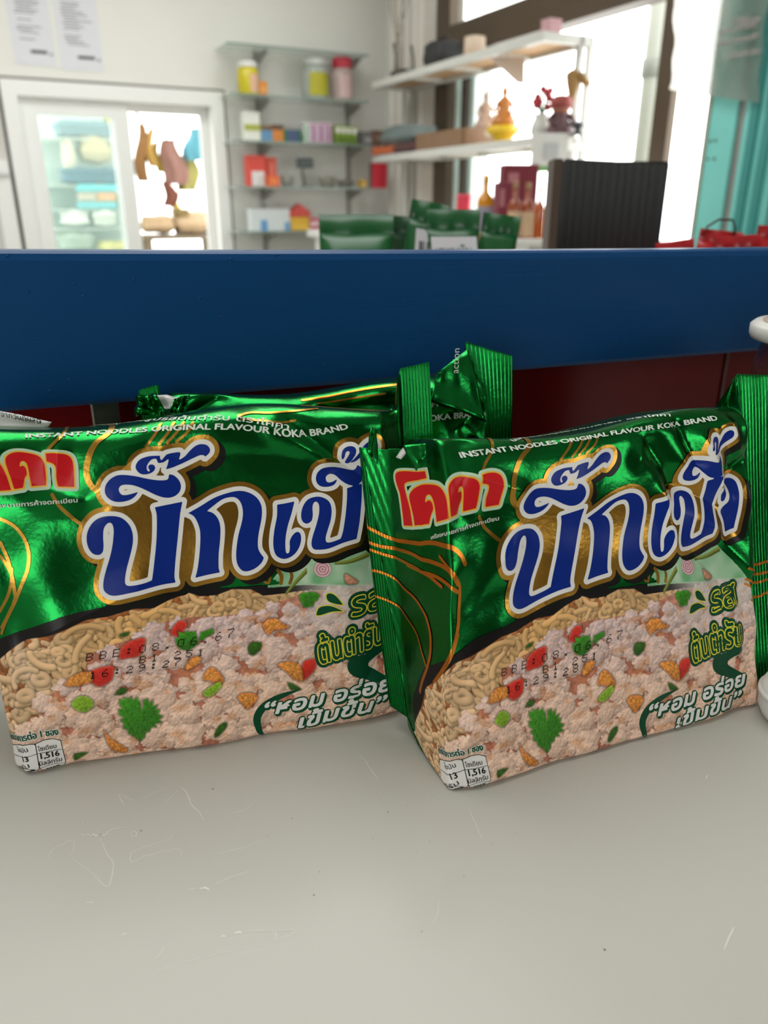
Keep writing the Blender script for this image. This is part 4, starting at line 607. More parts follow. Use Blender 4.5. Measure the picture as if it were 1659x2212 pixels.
    mz = (Y < meay[None]-.8); img[:] = np.where((mz & (n2 > .05))[..., None], col(186, 118, 94)*(.85+.3*n2[..., None]), img)
    n5 = vnoise(2.2, 11); n6 = vnoise(.8, 12)
    for k, (_, cx, cy) in enumerate(lumps):
        R = rs.uniform(2.6, 5.2)*(1 - .006*max(cy, 0)); ph = rs.uniform(0, 6.28, 8); am = rs.uniform(.04, .12, 8)*np.array([1.2, 1, .9, .8, .7, .6, .5, .45])
        sl = win(cx-R*1.7, cx+R*1.7, cy-R*1.5, cy+R*1.5); x, y = X[sl]-cx, (Y[sl]-cy)*1.15
        if x.size == 0: continue
        th = np.arctan2(y, x); rad = R*(1+sum(am[i]*np.cos((i+2)*th+ph[i]) for i in range(8))+.16*(n6[sl]-.5)+.07*(n1[sl]-.5)); d = np.hypot(x, y)/rad
        m = np.clip((1-d)*R/.2, 0, 1); hgt = np.sqrt(np.clip(1-d*d, 0, 1))
        # knobbly surface: height noise lit from above
        hn = n5[sl]*1.0+n6[sl]*.55+n1[sl]*.22; gy, gx = np.gradient(hn); rel = np.clip((gy*1.0-gx*.5)/res*.13, -.22, .22)
        lit = .80+.12*hgt+.11*np.clip(y/R, -1, 1)-.06*np.clip(x/R, -1, 1)+rel+.05*(n4[sl]-.5)
        far = np.clip((cy-18)/25, 0, 1)
        base = col(250, 212, 188)*(1-far)+col(236, 206, 200)*far
        shp = np.clip((1.16-d)*4.5, 0, 1)*(d > 1)*(y < R*.2)*.34; img[sl] *= 1-shp[..., None]*np.array([.75, 1, 1.05])
        c = base*np.clip(lit, 0, 1.05)[..., None]; red = np.clip((.78-lit)*2.4, 0, .75)[..., None]; c = c*(1-red)+col(206, 138, 108)*red; put(sl, m, np.clip(c, 0, 1))
    # orange juice between the lumps
    oz = np.clip((vnoise(3.2, 9)-.62)*4, 0, 1)*(Y < meay[None]-2)*(X > 8)*.42; img[:] = img*(1-oz[..., None])+oz[..., None]*col(214, 138, 84)*(.7+.5*n1[..., None])
    # far rice-white lumps in steam on the right
    stm = np.clip((X-92)/18, 0, 1)*np.clip((Y-33)/14, 0, 1)*(Y < rimy[None]-.5)*.62; img[:] = img*(1-stm[..., None])+stm[..., None]*col(212, 205, 196)
    def piece(poly, base, edge, tex=.2, soft=.18, grad=.25):
        sl = win(poly[:, 0].min()-1, poly[:, 0].max()+1, poly[:, 1].min()-1, poly[:, 1].max()+1); x, y = X[sl], Y[sl]
        if x.size == 0: return
        s = poly_sdf([poly], x, y); m = np.clip(.5-s/soft, 0, 1); c0 = poly.mean(0); sp = np.ptp(poly, 0).max()
        sh = np.clip(1-(s/.7), 0, 1)*(s > 0)*.4; img[sl] *= (1-sh)[..., None]
        l = 1+tex*(n1[sl]-.5)*2+grad*((y-c0[1])/sp-(x-c0[0])/sp*.4); e = np.clip(1+s/.9, 0, 1)[..., None]; put(sl, m, np.clip((base*(1-e*.6)+edge*e*.6)*l[..., None], 0, 1))
    for p in D['chili']: piece(p, col(204, 52, 42), col(216, 104, 80), .08)
    for p in D['garlic']: piece(p, col(216, 142, 66), col(206, 112, 64), .22)
    for i, p in enumerate(D['green']): piece(p, col(132, 172, 48) if i in (0, 4) else col(58, 98, 34), col(166, 196, 92) if i in (0, 4) else col(46, 84, 30), .15)
    for i, p in enumerate(D['leaf']):
        piece(p, col(58, 128, 34), col(74, 146, 40), .16, grad=.35)
        if i in (0, 3):
            c0 = p[0] if i == 0 else p[8]
            for q in p[2::2]:
                sl = win(min(c0[0], q[0])-.5, max(c0[0], q[0])+.5, min(c0[1], q[1])-.5, max(c0[1], q[1])+.5); x, y = X[sl], Y[sl]; ex, ey = q-c0
                t = np.clip(((x-c0[0])*ex+(y-c0[1])*ey)/(ex*ex+ey*ey+1e-9), .1, .9); dd = np.hypot(x-c0[0]-t*ex, y-c0[1]-t*ey)
                s = poly_sdf([p], x, y); put(sl, np.clip(1-dd/.13, 0, 1)*.35*(s < -.2), col(120, 176, 84))
    # garnish on the pale ground: shallot, garlic clove, chives
    c0, ca, cb = D['shallot']; rx, ry = abs(ca[0]-c0[0]), abs(cb[1]-c0[1]); sl = win(c0[0]-rx-1, c0[0]+rx+1, c0[1]-ry-1, c0[1]+ry+1); r = np.hypot((X[sl]-c0[0])/rx, (Y[sl]-c0[1])/ry)
    ringc = np.where(((np.sin(r*21+.6) > .62) | (r > .93))[..., None], col(146, 84, 104), col(222, 182, 186)); put(sl, np.clip((1-r)*8, 0, 1), ringc*(.95+.1*n1[sl][..., None]))
    piece(D['garlic_pink'], col(216, 158, 128), col(164, 84, 64), .15)
    for p in D['chive']:
        q = spline(p, 14); nn_ = np.array([0, 1.0])
        for off in (-.75, -.25, .25, .75):
            for (ax, ay), (bx, by) in zip(q+nn_*off*np.linspace(.4, 1, 14)[:, None], (q+nn_*off*np.linspace(.4, 1, 14)[:, None])[1:]):
                sl = win(min(ax, bx)-.6, max(ax, bx)+.6, min(ay, by)-.6, max(ay, by)+.6); x, y = X[sl], Y[sl]; ex, ey = bx-ax, by-ay; t = np.clip(((x-ax)*ex+(y-ay)*ey)/(ex*ex+ey*ey+1e-9), 0, 1); dd = np.hypot(x-ax-t*ex, y-ay-t*ey)
                put(sl, np.clip((.34-dd)/.12, 0, 1), col(112, 122, 52)*(.8+.4*(off > 0)))
    # where the picture exists: below the bowl rim, and the pale corner beside the lettering
    inside = Y < rimy[None]
    inside |= poly_sdf([D['pale']], X[::4, ::4], Y[::4, ::4]).repeat(4, 0).repeat(4, 1)[:ny, :nx] < 0
    inside &= X < 147-.012*(Y-22)**2+2
    inside &= X > -31.0+.006*np.maximum(Y-6, 0)**2
    q = (img[0:ny//2*2:2, 0:nx//2*2:2]+img[1:ny//2*2:2, 0:nx//2*2:2]+img[0:ny//2*2:2, 1:nx//2*2:2]+img[1:ny//2*2:2, 1:nx//2*2:2])/4
    return X[0:ny//2*2:2, 0:nx//2*2:2], Y[0:ny//2*2:2, 0:nx//2*2:2], np.clip(q, 0, 1), inside[0:ny//2*2:2, 0:nx//2*2:2]
FOOD = paint_food()

# ---- inks and foil
def foil_mat(name, color, rough=.24, vary=.12, bump=.35, metal=1.0):
    m = mat(name, color, rough, metal=metal, vary=vary, scale=25); nt = m.node_tree; p = nt.nodes['Principled BSDF']
    tc = nt.nodes.new('ShaderNodeTexCoord'); n1 = nt.nodes.new('ShaderNodeTexNoise'); n1.inputs['Scale'].default_value = 900; n1.inputs['Detail'].default_value = 2
    n2 = nt.nodes.new('ShaderNodeTexNoise'); n2.inputs['Scale'].default_value = 70; n2.inputs['Detail'].default_value = 3
    mm = nt.nodes.new('ShaderNodeMath'); mm.operation = 'MULTIPLY_ADD'; mm.inputs[1].default_value = .12
    b = nt.nodes.new('ShaderNodeBump'); b.inputs['Strength'].default_value = bump; b.inputs['Distance'].default_value = .0012
    nt.links.new(tc.outputs['Object'], n1.inputs['Vector']); nt.links.new(tc.outputs['Object'], n2.inputs['Vector']); nt.links.new(n1.outputs['Fac'], mm.inputs[0]); nt.links.new(n2.outputs['Fac'], mm.inputs[2])
    nt.links.new(mm.outputs[0], b.inputs['Height']); nt.links.new(b.outputs['Normal'], p.inputs['Normal']); return m
M_FOIL = foil_mat('green_foil', (22, 116, 50))
M_GOLD = foil_mat('gold_foil', (178, 134, 56), .28)
M_ORNG = foil_mat('orange_foil', (214, 132, 50), .3)
def ink(name, c, rough=.28): return mat(name, c, rough, vary=.03, scale=60, spec=.14)
I_BLUE, I_WHITE, I_BLACK = ink('ink_blue', (14, 42, 128)), ink('ink_white', (226, 224, 220)), ink('ink_black', (22, 22, 20), .3)
I_RED, I_YEL, I_PALE, I_DKG, I_LIME = ink('ink_red', (196, 28, 34)), ink('ink_yellow', (226, 176, 60)), ink('ink_pale_glow', (176, 204, 178)), ink('ink_dark_green', (12, 72, 46)), ink('ink_lime', (222, 214, 66))
I_DOT = ink('ink_dots', (24, 12, 12), .6); I_TXT = ink('ink_caption', (206, 214, 202))
M_PIC = bpy.data.materials.new('printed_food_picture'); M_PIC.use_nodes = True
_nt = M_PIC.node_tree; _at = _nt.nodes.new('ShaderNodeAttribute'); _at.attribute_name = 'print'; _nt.links.new(_at.outputs['Color'], _nt.nodes['Principled BSDF'].inputs['Base Color']); _nt.nodes['Principled BSDF'].inputs['Roughness'].default_value = .3; _nt.nodes['Principled BSDF'].inputs['Specular IOR Level'].default_value = .15
MATS['printed_food_picture'] = M_PIC

def decal(key, root, name, V, Fc, lay, height, m, warp=True, smooth=True):
    """print on the film: flat shapes (mm) carried onto the packet's surface"""
    p = np.asarray(V, float)/1000
    if warp: p = WARP[key](p)
    P = packet_point(PK[key], p[:, 0], p[:, 1], height+(lay if lay is not None else np.zeros(len(p)))) - np.array(root.location)
    return mesh_obj(name, P, Fc, m, root, smooth)

def packet_body(key, name, label, group):
    k = PK[key]; S = k['S']; root = empty(name, k['o']); tag(root, label, 'noodle packet', group)
    f0, f1 = k['fin']; L = 2*(PH+PT)
    bs = np.concatenate([np.linspace(-PT/2, -.0032, 8), np.linspace(-.0028, .0028, 7), np.linspace(.0032, PH-PRC, 96), np.linspace(PH-PRC, PH+PRC, 18)[1:], np.linspace(PH+PRC, PH+PT-PRC, 16)[1:], np.linspace(PH+PT-PRC, PH+PT+PRC, 9)[1:], np.linspace(PH+PT+PRC, 2*PH+PT-.003, 34)[1:], np.linspace(2*PH+PT-.0028, 2*PH+PT+.0028, 5), np.linspace(2*PH+PT+.0032, L-PT/2, 8)[:-1]])
    nb = len(bs)
    def strip(nm, as_):
        A, Bq = np.meshgrid(as_, bs, indexing='ij'); P = packet_point(k, A, Bq, -1.6e-4 if nm == 'wrapper' else 0.0).reshape(-1, 3)-np.array(k['o']); na = len(as_)
        f = [(i*nb+j, i*nb+(j+1) % nb, (i+1)*nb+(j+1) % nb, (i+1)*nb+j) for i in range(na-1) for j in range(nb)]
        return mesh_obj(nm, P, f, M_FOIL, root, True)
    strip('wrapper', np.concatenate([np.linspace(f0, 0, 40), np.linspace(0, PW, 130)[1:], np.linspace(PW, f1, 24)[1:]]))
    strip('crimped_seal', np.linspace(S[0, 0], f0, 56)); strip('crimped_seal', np.linspace(f1, S[-1, 0], 84 if key == 'right' else 60))
    return root

def food_decal(key, root):
    X, Y, rgb, ins = FOOD; ny, nx = X.shape
    amax = (PK[key]['S'][-1, 0])*1000-1.5; ins = ins & (X < amax) & (X > PK[key]['fin'][0]*1000+2)
    p = np.c_[X.ravel(), Y.ravel()]/1000; p = WARP[key](p); P = np.zeros((len(p), 3)); use = np.zeros((ny, nx), bool)
    q = ins[:-1, :-1] & ins[1:, :-1] & ins[:-1, 1:] & ins[1:, 1:]
    for a in (slice(0, -1), slice(1, None)):
        for b in (slice(0, -1), slice(1, None)): use[a, b] |= q
    u = use.ravel(); P = packet_point(PK[key], p[u, 0], p[u, 1], 8e-5)-np.array(root.location); idx = np.full(ny*nx, -1); idx[u] = np.arange(u.sum())
    i, j = np.where(q); F4 = np.stack([idx[i*nx+j], idx[i*nx+j+1], idx[(i+1)*nx+j+1], idx[(i+1)*nx+j]], 1)
    me = bpy.data.meshes.new('food_picture'); n = len(P); m = len(F4)
    me.vertices.add(n); me.vertices.foreach_set('co', P.astype(np.float32).ravel()); me.loops.add(m*4); me.loops.foreach_set('vertex_index', F4.astype(np.int32).ravel())
    me.polygons.add(m); me.polygons.foreach_set('loop_start', np.arange(0, m*4, 4, dtype=np.int32)); me.update(calc_edges=True); me.validate()
    c = rgb.reshape(-1, 3)[u]; c = np.where(c <= .04045, c/12.92, ((c+.055)/1.055)**2.4); at_ = me.color_attributes.new('print', 'FLOAT_COLOR', 'POINT'); at_.data.foreach_set('color', np.c_[c, np.ones(n)].astype(np.float32).ravel())
    me.shade_smooth(); me.materials.append(M_PIC); o = bpy.data.objects.new('food_picture', me); COL.objects.link(o); o.parent = root
    o['label'] = 'printed picture of noodles and minced pork in a black bowl'; return o

# shapes shared by the packets
_T = ART['text']
_X, _Y = grid(ART['logo'], 9, .36); _S = poly_sdf(ART['logo'], _X, _Y, 9)
LOGO = {'blue': iso_cells(_S, _X, _Y, 0.0), 'white': iso_cells(_S, _X, _Y, 1.55), 'gold': iso_cells(np.minimum(_S, poly_sdf(ART['goldfill'], _X, _Y, 5)+3.15), _X, _Y, 3.15)}
_sv, _sf = LOGO['gold']; LOGO['shadow'] = (_sv+np.array([2.0, -1.9]), _sf)
_X, _Y = grid(ART['koka'], 4, .3); _S = poly_sdf(ART['koka'], _X, _Y, 4); KOKA = {'red': iso_cells(_S, _X, _Y, -.05), 'yellow': iso_cells(_S, _X, _Y, .5), 'glow': iso_cells(_S, _X, _Y, 1.5)}
def lines_mesh(lines, cell=.34):
    Xg, Yg = grid([l[1] for l in lines], 3, cell); return iso_cells(line_sdf(lines, Xg, Yg), Xg, Yg, 0.0)
GOLDM = [lines_mesh([l]) for l in ART['gold']]
_cells = merge([iso_cells(poly_sdf([P], *grid([P], 1, .4)), *grid([P], 1, .4), -.12) for P in ART['cells']])
_cellb = merge([iso_cells(poly_sdf([P], *grid([P], 1, .3)), *grid([P], 1, .3), .12) for P in ART['cells']])
_cline = lines_mesh([(.22, P) for P in ART['celllines']], .2)
def taper(P, w):
    q = spline(P, 30); T = np.gradient(q, axis=0); T /= np.linalg.norm(T, axis=1)[:, None]; N = np.c_[-T[:, 1], T[:, 0]]; ww = w*np.sin(np.linspace(.25, np.pi, 30))[:, None]; V = np.r_[q+N*ww, q-N*ww]; return V, [[i, i+1, 31+i, 30+i] for i in range(29)]
SWOOSH = taper(ART['swoosh'], 1.5)
PATCH = iso_cells(poly_sdf([ART['patch']], *grid([ART['patch']], 1, .4)), *grid([ART['patch']], 1, .4), 0.0)
DROPS = {k: merge([iso_cells(poly_sdf([P], *grid([P], 2, .25)), *grid([P], 2, .25), o) for P in ART['drops']]) for k, o in (('lime', .35), ('green', 0.0))}

def dress(key, root, time_code):
    """all the print of one packet front"""
    food_decal(key, root)
    d = lambda n, sh, h, m, warp=True: decal(key, root, n, sh[0], sh[1], sh[2] if len(sh) > 2 else None, h, m, warp)
    for g_ in GOLDM: d('gold_line', g_, 1.0e-4, M_GOLD)
    d('lettering_shadow', LOGO['shadow'], 1.4e-4, I_BLACK); d('lettering_gold_border', LOGO['gold'], 1.8e-4, M_GOLD); d('lettering_white_border', LOGO['white'], 2.2e-4, I_WHITE)
    o = d('brand_lettering', LOGO['blue'], 2.6e-4, I_BLUE); o['label'] = 'large dark blue Thai brand lettering'
    d('trademark_glow', KOKA['glow'], 1.4e-4, I_PALE); d('trademark_border', KOKA['yellow'], 1.8e-4, I_YEL); o = d('trademark', KOKA['red'], 2.2e-4, I_RED); o['label'] = 'red Thai trademark with yellow border'
    d('trademark_caption', text_on(_T['mark'], 'เครื่องหมายการค้าจดทะเบียน', 1.9, bold=.05), 2.6e-4, I_TXT)
    d('flavour_caption', text_on(_T['instant_'+key], 'INSTANT NOODLES ORIGINAL FLAVOUR KOKA BRAND', 3.4, bold=.16), 1.6e-4, I_TXT, False)
    d('thai_caption', text_on(_T['thai_'+key], 'บะหมี่กึ่งสำเร็จรูปรสต้นตำรับ ตราโคคา', 3.6, bold=.09), 1.6e-4, I_TXT, False)
    d('nutrition_border', _cellb, 1.4e-4, I_BLACK); d('nutrition_panel', _cells, 1.8e-4, I_WHITE); d('nutrition_rule', _cline, 2.2e-4, I_BLACK)
    d('nutrition_figures', merge([text_on(_T['so1'], 'โซเดียม', 2.2, bold=.04), text_on(_T['so2'], '1,516', 2.9, bold=.12), text_on(_T['so3'], 'มิลลิกรัม', 2.2, bold=.04), text_on(_T['so4'], '*76%', 1.7, bold=.1), text_on(_T['fat1'], 'ไขมัน', 2.2, bold=.04), text_on(_T['fat2'], '13', 2.7, bold=.12), text_on(_T['fat3'], 'กรัม', 2.2, bold=.04), text_on(_T['fat4'], '20%', 1.7, bold=.1)]), 2.6e-4, I_BLACK)
    sv = 'คุณค่าทางโภชนาการต่อ 1 ซอง'
    d('serving_caption_border', text_on(_T['serving'], 'โภชนาการต่อ 1 ซอง', 3.3, ring=.32), 2.2e-4, I_WHITE); d('serving_caption', text_on(_T['serving'], 'โภชนาการต่อ 1 ซอง', 3.3, bold=.14), 3.0e-4, I_DKG)
    d('slogan_swoosh', SWOOSH, 1.6e-4, I_DKG); d('slogan_patch', PATCH, 1.6e-4, I_DKG)
    S1, S2 = text_on(_T['hom'], '“หอม อร่อย', 7.2, shear=.3, ring=.75), text_on(_T['khem'], 'เข้มข้น”', 7.0, shear=.3, ring=.75)
    sh = lambda t, dx, dy: (t[0]+np.array([dx, dy]), t[1], t[2])
    d('slogan_border', merge([S1, S2, sh(S1, .35, -.6), sh(S2, .35, -.6)]), 2.0e-4, I_DKG)
    d('slogan', merge([text_on(_T['hom'], '“หอม อร่อย', 7.2, shear=.3, ring=.28), text_on(_T['khem'], 'เข้มข้น”', 7.0, shear=.3, ring=.28)]), 2.8e-4, I_WHITE)
    t1, t2 = ('รส', 12.5), ('ต้นตำรับ', 13.0)
    for nm, r, h, m in (('flavour_name_ground', 1.75, 2.0e-4, I_DKG), ('flavour_name_border', .62, 2.6e-4, I_LIME), ('flavour_name', .16, 3.2e-4, I_DKG)):
        d(nm, merge([text_on(_T['rod'], t1[0], t1[1], shear=.15, ring=r), text_on(_T['tamrub'], t2[0], t2[1], shear=.15, ring=r)]), h, m)
    d('drop_border', DROPS['lime'], 1.6e-4, I_LIME); d('drop', DROPS['green'], 2.0e-4, I_DKG)
    V = merge([dots_on(_T['bbe'], 'BBE:08.06.67', 2.5, 2.3, .22), dots_on(_T['b1'], 'B1 251', 2.3, 2.2, .22), dots_on(_T['time'], time_code, 2.3, 2.2, .22)]); d('date_code', V, 3.4e-4, I_DOT)

def nest(root):
    """borders, shadows and rules become sub-parts of the print they belong to"""
    base = lambda o: o.name.split('.')[0]; kids = {base(o): o for o in root.children}
    for o in list(root.children):
        for pre, host in (('lettering_', 'brand_lettering'), ('trademark_border', 'trademark'), ('trademark_glow', 'trademark'), ('nutrition_', 'nutrition_panel'), ('slogan_', 'slogan'), ('flavour_name_', 'flavour_name'), ('drop_border', 'drop'), ('serving_caption_border', 'serving_caption')):
            if base(o).startswith(pre) and base(o) != host and host in kids: o.parent = kids[host]

GRP = 'green noodle packets on the counter'
PL = packet_body('left', 'noodle_packet', 'green foil noodle packet in front of another one, cut off by the left picture edge', GRP); dress('left', PL, '16:29:27')
PR = packet_body('right', 'noodle_packet', 'green foil noodle packet standing alone, whole red trademark on its folded side', GRP); dress('right', PR, '16:29:28')
nest(PL); nest(PR)
PB = packet_body('back', 'noodle_packet', 'green foil noodle packet mostly hidden, squeezed between another packet and the blue rail', GRP)
for key, root, nm in (('left', PL, 'gold_left'), ('right', PR, 'gold_right'), ('back', PB, 'gold_back')):
    for l_ in ART[nm]: sh = lines_mesh([l_]); decal(key, root, 'gold_line', sh[0], sh[1], None, 1.1e-4, M_ORNG if key != 'left' else M_GOLD, False)
decal('back', PB, 'flavour_caption', *text_on(_T['brand_back'], 'R KOKA BRAND', 3.4, bold=.16), 1.6e-4, I_TXT, False)
decal('back', PB, 'thai_caption', *text_on(_T['thai_back'], 'โคคา', 3.6, bold=.09), 1.6e-4, I_TXT, False)
# ---------------------------------------------------------------- loose bits of the packets and the other things on the counter
def local(key, x, u, n): k = PK[key]; return x*k['e1']+u*k['e2']+n*k['nn']
def quad_sheet(name, root, pts, m, nx=8, ny=5, wave=.0006, seed=1, thick=.00025):
    """a small crumpled film flap between four corners (bottom-left, bottom-right, top-right, top-left), with thickness"""
    r = random.Random(seed); A, B_, C_, D_ = [Vector(p) for p in pts]; V = []; nrm = (B_-A).cross(D_-A).normalized()
    for s in (1, -1):
        for j in range(ny+1):
            for i in range(nx+1):
                u, v = i/nx, j/ny; p = (A*(1-u)+B_*u)*(1-v)+(D_*(1-u)+C_*u)*v
                V.append(p+nrm*(wave*(math.sin(u*9+seed)+math.sin(v*7+u*4+seed*2))+s*thick))
    n = (nx+1)*(ny+1); F_ = []
    for j in range(ny):
        for i in range(nx):
            a = j*(nx+1)+i; F_.append((a, a+1, a+nx+2, a+nx+1)); F_.append((n+a, n+a+nx+1, n+a+nx+2, n+a+1))
    for i in range(nx): F_.append((i+1, i, n+i, n+i+1)); t = ny*(nx+1)+i; F_.append((t, t+1, n+t+1, n+t))
    for j in range(ny): a = j*(nx+1); F_.append((a, a+nx+1, n+a+nx+1, n+a)); b = a+nx; F_.append((b+nx+1, b, n+b, n+b+nx+1))
    o = mesh_obj(name, V, F_, m, root, True); o.location = -Vector(root.location); return o
M_FILM = mat('white_film', (206, 206, 204), .4, vary=.04)
# turned-over corner with white back print on the standing packet
def wpt(px, py, Y): return at(px, py, Y)
quad_sheet('folded_corner', PR, [wpt(898, 1018, .2400), wpt(921, 984, .2405), wpt(922, 958, .2440), wpt(868, 962, .2440)], M_FOIL, seed=5, wave=.0004)
quad_sheet('back_print_strip', PR, [wpt(856, 988, .2470), wpt(866, 992, .2460), wpt(886, 966, .2470), wpt(876, 962, .2480)], M_FILM, 6, 4, .0002, 2)
quad_sheet('seal_corner', PR, [wpt(793, 978, .2480), wpt(816, 1004, .2440), wpt(812, 928, .2520), wpt(804, 922, .2530)], M_FOIL, seed=8, wave=.0005)
# white back print that peeps over the cut-off packet, with its small black lettering
fl = quad_sheet('back_print_strip', PL, [wpt(-40, 930, .262), wpt(104, 922, .272), wpt(112, 911, .274), wpt(-40, 880, .266)], M_FILM, 10, 4, .0004, 3)
for i, (bx, by, h) in enumerate(((2, 900, .0026), (34, 907, .0020))):
    v, f = text_shape(['จากวันที่ผลิต', 'Product of'][i]); q = wpt(bx, by, .2625+.0006*i); e1 = (wpt(104, 911, .270)-wpt(0, 893, .2625)).normalized(); e2 = Vector((0, .2, 1)).normalized()
    o = mesh_obj('back_print', [q+e1*(x*h)+e2*(y*h)-Vector(PL.location) for x, y in v], f, I_BLACK, PL)
# crumpled seal of the hidden packet
quad_sheet('inner_film', PB, [wpt(352, 884, .2868), wpt(398, 884, .2878), wpt(396, 856, .2928), wpt(334, 852, .2908)], M_FILM, 7, 5, .0009, 4)
quad_sheet('crumpled_seal', PB, [wpt(290, 902, .2828), wpt(360, 892, .2848), wpt(338, 850, .2878), wpt(292, 860, .2868)], M_FOIL, 12, 6, .0018, 6)
quad_sheet('crumpled_seal', PB, [wpt(366, 892, .2838), wpt(400, 890, .2848), wpt(410, 852, .2888), wpt(376, 862, .2858)], M_FOIL, 10, 6, .0014, 9)
quad_sheet('gusset', PB, [wpt(928, 866, .3128), wpt(1052, 912, .3133), wpt(1012, 752, .3278), wpt(944, 806, .3188)], M_FOIL, 14, 10, .0007, 3)
v, f = text_shape('action'); q = wpt(990, 806, .3153); e1 = Vector((.03, .15, 1)).normalized(); e2 = Vector((-1, -.3, 0)).normalized()
mesh_obj('seal_print', [q+e1*(x*.0042)+e2*(y*.0042)-Vector(PB.location) for x, y in v], f, I_TXT, PB)

# jar with white lid at the right edge
jc = at_z(1722, 1010, 0.0); jc = Vector((.2070, .352, 0))
jar = empty('jar', jc); tag(jar, 'dark jar with a white lid beside the rail at the right picture edge', 'jar')
lathe('body', [(.030, 0), (.034, .004), (.035, .05), (.035, .112), (.033, .122), (.031, .129)], mat('jar_brown', (78, 40, 34), .2, vary=.1), jar, seg=40)
lathe('lid', [(.031, .1275), (.0375, .1278), (.0385, .1295), (.0385, .1335), (.0365, .1352), (.030, .1354)], mat('lid_white', (208, 206, 200), .35), jar, seg=40)
lathe('lid_seal', [(.0335, .1353), (.0335, .1358), (.002, .1359)], mat('lid_tan', (178, 156, 138), .5), jar, seg=36)
bm = bmesh.new(); vs = [[bm.verts.new((.0353*math.cos(t), .0353*math.sin(t), z)) for t in np.linspace(2.9, 5.2, 20)] for z in (.03, .098)]
for i in range(19): bm.faces.new((vs[0][i], vs[0][i+1], vs[1][i+1], vs[1][i]))
bm_obj('paper_label', bm, mat('label_grey', (176, 176, 174), .6), jar, True)
# white plastic tub at the right edge
tc = at_z(1712, 1552, 0.0)
tub = empty('plastic_tub', tc); tag(tub, 'white plastic tub lying at the right picture edge near the counter front', 'tub')
lathe('body', [(.008, 0), (.0115, .0012), (.0132, .005), (.0135, .011), (.0125, .015), (.007, .017)], mat('tub_white', (226, 226, 224), .4), tub, seg=36)
lathe('rim', [(.0128, .0100), (.0141, .0102), (.0141, .0120), (.0128, .0122)], mat('tub_white', (226, 226, 224), .4), tub, seg=36)
# ---------------------------------------------------------------- the shop behind the rail
# rear display table
M_TBL = mat('rear_table_white', (206, 204, 196), .4)
rt = empty('rear_table', BO+BBK*.5); tag(rt, 'low white display table behind the blue rail, only a sliver showing', 'table')
child(box('table_top', BO+BBK*.62+B1*.15+UP*.045, (2.2, .62, .03), M_TBL, None, .003, BROT), rt)
child(box('table_body', BO+BBK*.62+B1*.15+UP*(-.46), (2.1, .56, .98), M_TBL, None, 0, BROT), rt)
TZ = .06
def pouch(name, c, w, h, d, rz, tilt, m, seal_h=.018, roll=0.0, seal_m=None):
    """pillow pouch standing on its long edge with a crimped seal along the top"""
    e = empty(name, c); e.rotation_euler = (tilt, roll, rz); nx, ny = 20, 14; V = []; F_ = []
    for s in (1, -1):
        for j in range(ny+1):
            for i in range(nx+1):
                u, v_ = i/nx, j/ny; t = d/2*(1-abs(2*u-1)**5)*(min(1, v_*7))**.5*max(0, (1-v_**4))+.0006
                V.append(((u-.5)*w*(1-.03*v_), -s*t+.0004*math.sin(u*9+j*.4)*(v_), v_*h))
    n = (nx+1)*(ny+1)
    for j in range(ny):
        for i in range(nx): a = j*(nx+1)+i; F_.append((a, a+1, a+nx+2, a+nx+1)); F_.append((n+a, n+a+nx+1, n+a+nx+2, n+a+1))
    for i in range(nx): F_.append((i+1, i, n+i, n+i+1)); t = ny*(nx+1)+i; F_.append((t, t+1, n+t+1, n+t))
    for j in range(ny): a = j*(nx+1); F_.append((a, a+nx+1, n+a+nx+1, n+a)); b = a+nx; F_.append((b+nx+1, b, n+b, n+b+nx+1))
    mesh_obj('wrapper', V, F_, m, e, True)
    V = []; F_ = []; ns = 48
    for s in (1, -1):
        for z in (0, 1):
            for i in range(ns+1): V.append(((i/ns-.5)*w*.97, -s*.0006+.0012*math.sin(i*.21), h-.001+z*seal_h))
    q = ns+1
    for i in range(ns): F_ += [(i, i+1, q+i+1, q+i), (2*q+i, 3*q+i, 3*q+i+1, 2*q+i+1), (q+i, q+i+1, 3*q+i+1, 3*q+i)]
    mesh_obj('seal', V, F_, seal_m or m, e, True); return e
M_DKFOIL = mat('dark_green_film', (18, 84, 40), .3, vary=.1, scale=12, spec=.5); M_MIDFOIL = mat('mid_green_film', (30, 112, 52), .32, vary=.1, scale=12)
M_BAR = mat('barcode_white', (196, 194, 198), .5)
def stand(px, w, h, d, Y, rz, tilt, roll, m, bars, label, py=540):
    p = at(px, py, Y); c = Vector((p.x, p.y, TZ)); e = pouch('noodle_pack', c, w, h, d, rz, tilt, m, roll=roll); tag(e, label, 'noodle packet', 'green packs on the rear table')
    if bars:
        x0, x1, z0, z1 = bars; yf = lambda z: -d/2*(1-(z/h)**4)-.0016; ya, yb = yf(z0), yf(z1)
        bp_ = mesh_obj('barcode_panel', [(x0, ya, z0), (x1, ya, z0), (x1, yb, z1), (x0, yb, z1)], [(0, 1, 2, 3)], M_BAR, e)
        r = random.Random(int(px)); x = x0+.004; V, F_ = [], []
        while x < x1-.006:
            ww = r.choice((.0006, .001, .0016)); n = len(V); V += [(x, ya-.0006, z0+.001), (x+ww, ya-.0006, z0+.001), (x+ww, yb-.0006, z1-.003), (x, yb-.0006, z1-.003)]; F_.append((n, n+1, n+2, n+3)); x += ww+r.choice((.0008, .0014, .002))
        o = mesh_obj('barcode', V, F_, I_BLACK, bp_); o['kind'] = 'stuff'
    return e
stand(772, .074, .100, .05, .78, .10, -.1, 0, M_DKFOIL, None, 'dark green noodle pack behind the rail, leftmost of its row')
stand(838, .05, .098, .03, .86, .5, -.05, .05, mat('deep_green_film', (12, 58, 30), .35), None, 'very dark green pack wedged behind its neighbours in the row behind the rail')
